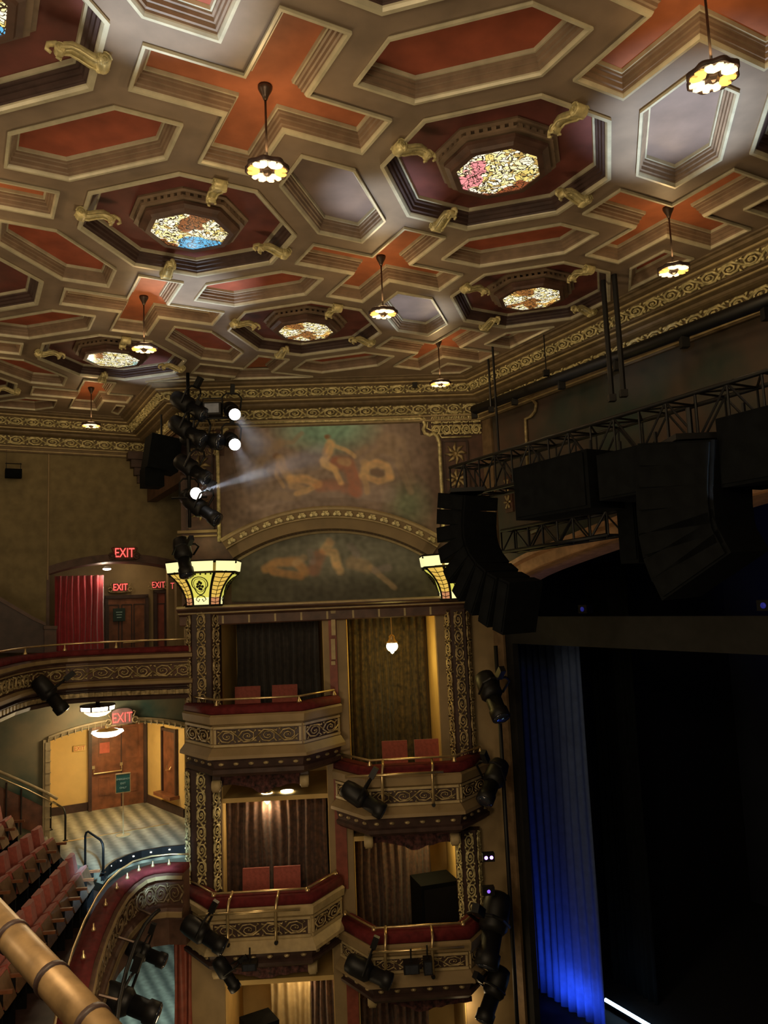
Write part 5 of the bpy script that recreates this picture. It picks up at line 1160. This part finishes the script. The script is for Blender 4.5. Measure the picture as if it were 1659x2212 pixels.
moving('black stage light clamped to the lower right balcony pipe, at its left end',798,2100,1.3,ex*.85-ey_*.2-UPV*.35,1.35)
moving('small black stage light hanging below the lower left balcony',490,2105,1.1,-UPV*.8+ex*.5,1.0)
def minib(label,px0,py0,px1,py1,d):
    a,c=MU.at(px0,py0,d),MU.at(px1,py1,d); t=thing('box_fixture',label,'stage light',MU.M@T((a[0]+c[0])/2,-d,(a[1]+c[1])/2)); m=MB(); m.box((0,0,0),(c[0]-a[0],.2,a[1]-c[1])); m.build('housing',BLACK,t); m=MB(); m.box((0,-.105,0),((c[0]-a[0])*.8,.02,(a[1]-c[1])*.8)); m.build('lens',LENSD,t); m=MB(); m.tube([(0,0,(a[1]-c[1])/2),(0,0,(a[1]-c[1])/2+.2)],.014,5); m.build('stem',BLACK,t)
minib('small black box light on the lower right balcony pipe, left one',871,2078,906,2098,1.25)
minib('small black box light on the lower right balcony pipe, right one',914,2070,934,2100,1.25)
minib('flat black box light hanging under the lower left balcony on a thin stem',524,2077,556,2091,1.2)
# boom right of the boxes
p0,p1=mp3(1072,1420,.75),mp3(1072,1420,.75); t=thing('light_boom','vertical black pipe with dark lights at the right side of the boxes','boom'); m=MB(); m.tube([V((p0.x,p0.y,.0)),V((p0.x,p0.y,p0.z+.2))],.035,8); m.build('pipe',BLACK,t,True); m=MB(); m.lathe([(.3,0),(.3,.03),(.05,.05)],14,T(p0.x,p0.y,0)); m.build('base',BLACK,t)
for py,lab,s,dv in ((1505,'topmost',1.6,(.2,-.6,-.7)),(1690,'second from the top',1.5,(-.4,-.6,-.5)),(2010,'third from the top',2.0,(-.3,-.5,-.8)),(2150,'lowest, tilted down',1.5,(-.5,-.5,-.8))):
    pq=mp3(1064,py,.95); fixture('dark stage light on the right boom beside the boxes, '+lab,pq,V(dv),s)
for py,lab in ((1853,'upper one with two bright violet lenses'),(1926,'lower one with a dim violet lens')):
    pq=mp3(1056,py,.95); t=thing('violet_light','small stage light on the right boom, '+lab,'stage light',frame(pq,ex,ey_,UPV)); m=MB(); m.box((0,.06,0),(.2,.12,.13)); m.build('housing',BLACK,t)
    for s in ((-.045,.045) if py<1900 else (0,)): m=MB(); m.lathe([(.03,-.01),(.03,.0),(.01,.005)],10,T(s,-.0,0)@RX(PI/2)); m.build('lens',LENSV if py<1900 else glow('dim_violet_lens',(.25,.12,.8),1.2),t)
for px,py in ((1257,1316),(1648,1308)):
    x,z=pxy(px,py,-.55); t=thing('blue_light','small dim blue light on top of the black stage border, %s'%('left one' if px<1500 else 'at the right photo edge'),'stage light',PR.M@T(x,.55,z)); m=MB(); m.box((0,.08,0),(.2,.14,.14)); m.build('housing',BLACK,t); m=MB(); m.lathe([(.04,-.01),(.04,0),(.01,.006)],10,RX(PI/2)); m.build('lens',glow('dim_blue_lens',(.05,.06,.7),.14),t)
# lights along the mezzanine front and the balcony front
q_=inset(MP,.42,False); t=thing('mezzanine_light_pipe','dark lighting pipe running along the outside of the mezzanine front','pipe'); m=MB(); m.tube([V((p.x,p.y,ZP-.55)) for p in q_[3:]],.03,8); m.build('pipe',BLACK,t,True)
for i in (4,6,8): 
    a,b_=inset(MP,.18,False)[i],q_[i]; m=MB(); m.tube([V((a.x,a.y,ZP-.45)),V((b_.x,b_.y,ZP-.55))],.02,6); m.build('bracket_arm',BRONZE,t)
for px,py,i,s,lab in ((310,2105,7,1.5,'hanging over the pale carpet beside the mezzanine front'),(300,1995,5,1.1,'at the bend of the mezzanine front')):
    b_=q_[i]; fixture('black stage light '+lab,V((b_.x+.05,b_.y-.05,ZP-.95)),ex*.9-ey_*.1-UPV*.35,s)
fixture('black stage light hanging on the balcony front at the left',onz(105,1500,CZ-1.35)+V((.12,-.2,0)),ex*.6+ey_*.1-UPV*.8,1.25)
# hazy beams
HZ=bpy.data.materials.new('haze'); HZ.use_nodes=True; nt=HZ.node_tree; nt.nodes.remove(nt.nodes['Principled BSDF']); vs_=nt.nodes.new('ShaderNodeVolumeScatter'); vs_.inputs['Density'].default_value=.22; vs_.inputs['Anisotropy'].default_value=.2; vs_.inputs['Color'].default_value=(.9,.95,1,1); nt.links.new(vs_.outputs[0],nt.nodes['Material Output'].inputs['Volume'])
def beam(label,a,b_,L,r0,r1,en,d0=DB+.18,d1=DB+.75):
    p=mp3(*a,d0); q2=mp3(*b_,d1); dv=(q2-p).normalized(); M=frame(p,dv,dv.orthogonal(),None); m=MB(); m.lathe([(r0,.12),(r0+(r1-r0)*.5,L*.5),(r1,L)],20,M@RY(PI/2)); o=m.build('light_beam',HZ,None,True); tag(o,label,'light beam',kind='stuff')
    l=light('beam_spot',p-dv*.0+dv*.06,en,(.86,.92,1),.03,'SPOT',spot_size=2*math.atan(r1/L)*1.02,spot_blend=.9); aim(l,p+dv)
beam('hazy blue white light beam fanning right from the brightest spotlight',(423,1066),(640,1000),2.4,.09,.24,700)
beam('faint hazy beam sinking right from the upper stacked spotlight',(507,895),(600,1010),1.0,.09,.28,25)
beam('faint hazy beam sinking right from the lower stacked spotlight',(507,960),(575,1080),1.0,.09,.28,20)
# ---------------------------------------------------------------- added fill and spill lamps, no fixtures built
for loc,en in (((-1,1.0,CZ+1.9),240),((1.5,-2.5,CZ+1.5),200),((-7,3.0,CZ+2.0),220)):
    light('house_fill',loc,en,(1,.78,.48),.7)  # unseen soft lamps added as general warm fill
light('lower_house_fill',(-1.5,8.0,CZ-3.5),170,(1,.72,.42),.6)  # added fill for the lower levels, hangs free in the air
light('front_house_fill',(-2.0,7.5,CZ+.4),90,(1,.78,.45),.5)  # added fill for the box fronts, hangs free in the air
# cool spill from the stage rig on parts of the ceiling
for a,b_,dx,dy,en,sz in ((.62,.08,-.4,.6,520,24),(.45,-.85,-.6,.5,800,26),(1.5,-.05,.3,.9,1100,34),(.52,1.0,-.3,.4,480,26),(-.25,.45,-.6,.3,800,30),(-1.0,1.3,-.4,0,400,24)):
    c=lat(a,b_); l=light('cool_spill',(c.x+dx,c.y+dy,CZ+.8),en,(.68,.83,1),.05,'SPOT',spot_size=R(sz),spot_blend=.9); aim(l,(c.x,c.y,ZR))
l=light('cool_aisle_spill',(-3.3,10.2,CZ-1.95),2400,(.48,.80,1),.12,'SPOT',spot_size=R(27),spot_blend=.6); aim(l,(-4.75,14.3,ZM))
light('cool_floor_spill',(-5.0,17.2,3.5),330,(.58,.90,1),.3)
l=light('blue_panel_spill',(3,8.5,CZ-.5),190,(.22,.4,1),.1,'SPOT',spot_size=R(7),spot_blend=.3); aim(l,mp3(690,1582,.8))
# ---------------------------------------------------------------- camera, world, view
cam=bpy.data.cameras.new('camera'); co=bpy.data.objects.new('camera',cam); COL.objects.link(co); sc.camera=co
co.matrix_world=frame(EYE,CR,CU,-CF); cam.sensor_fit='HORIZONTAL'; cam.sensor_width=36; cam.lens=FPX*36/1659; cam.clip_start=.05; cam.clip_end=200
cam.shift_x=0; cam.shift_y=0
w=bpy.data.worlds.new('world'); sc.world=w; w.use_nodes=True
w.node_tree.nodes['Background'].inputs[0].default_value=(1,.74,.48,1); w.node_tree.nodes['Background'].inputs[1].default_value=.035
sc.view_settings.view_transform='Standard'; sc.view_settings.look='None'; sc.view_settings.exposure=0; sc.view_settings.gamma=1
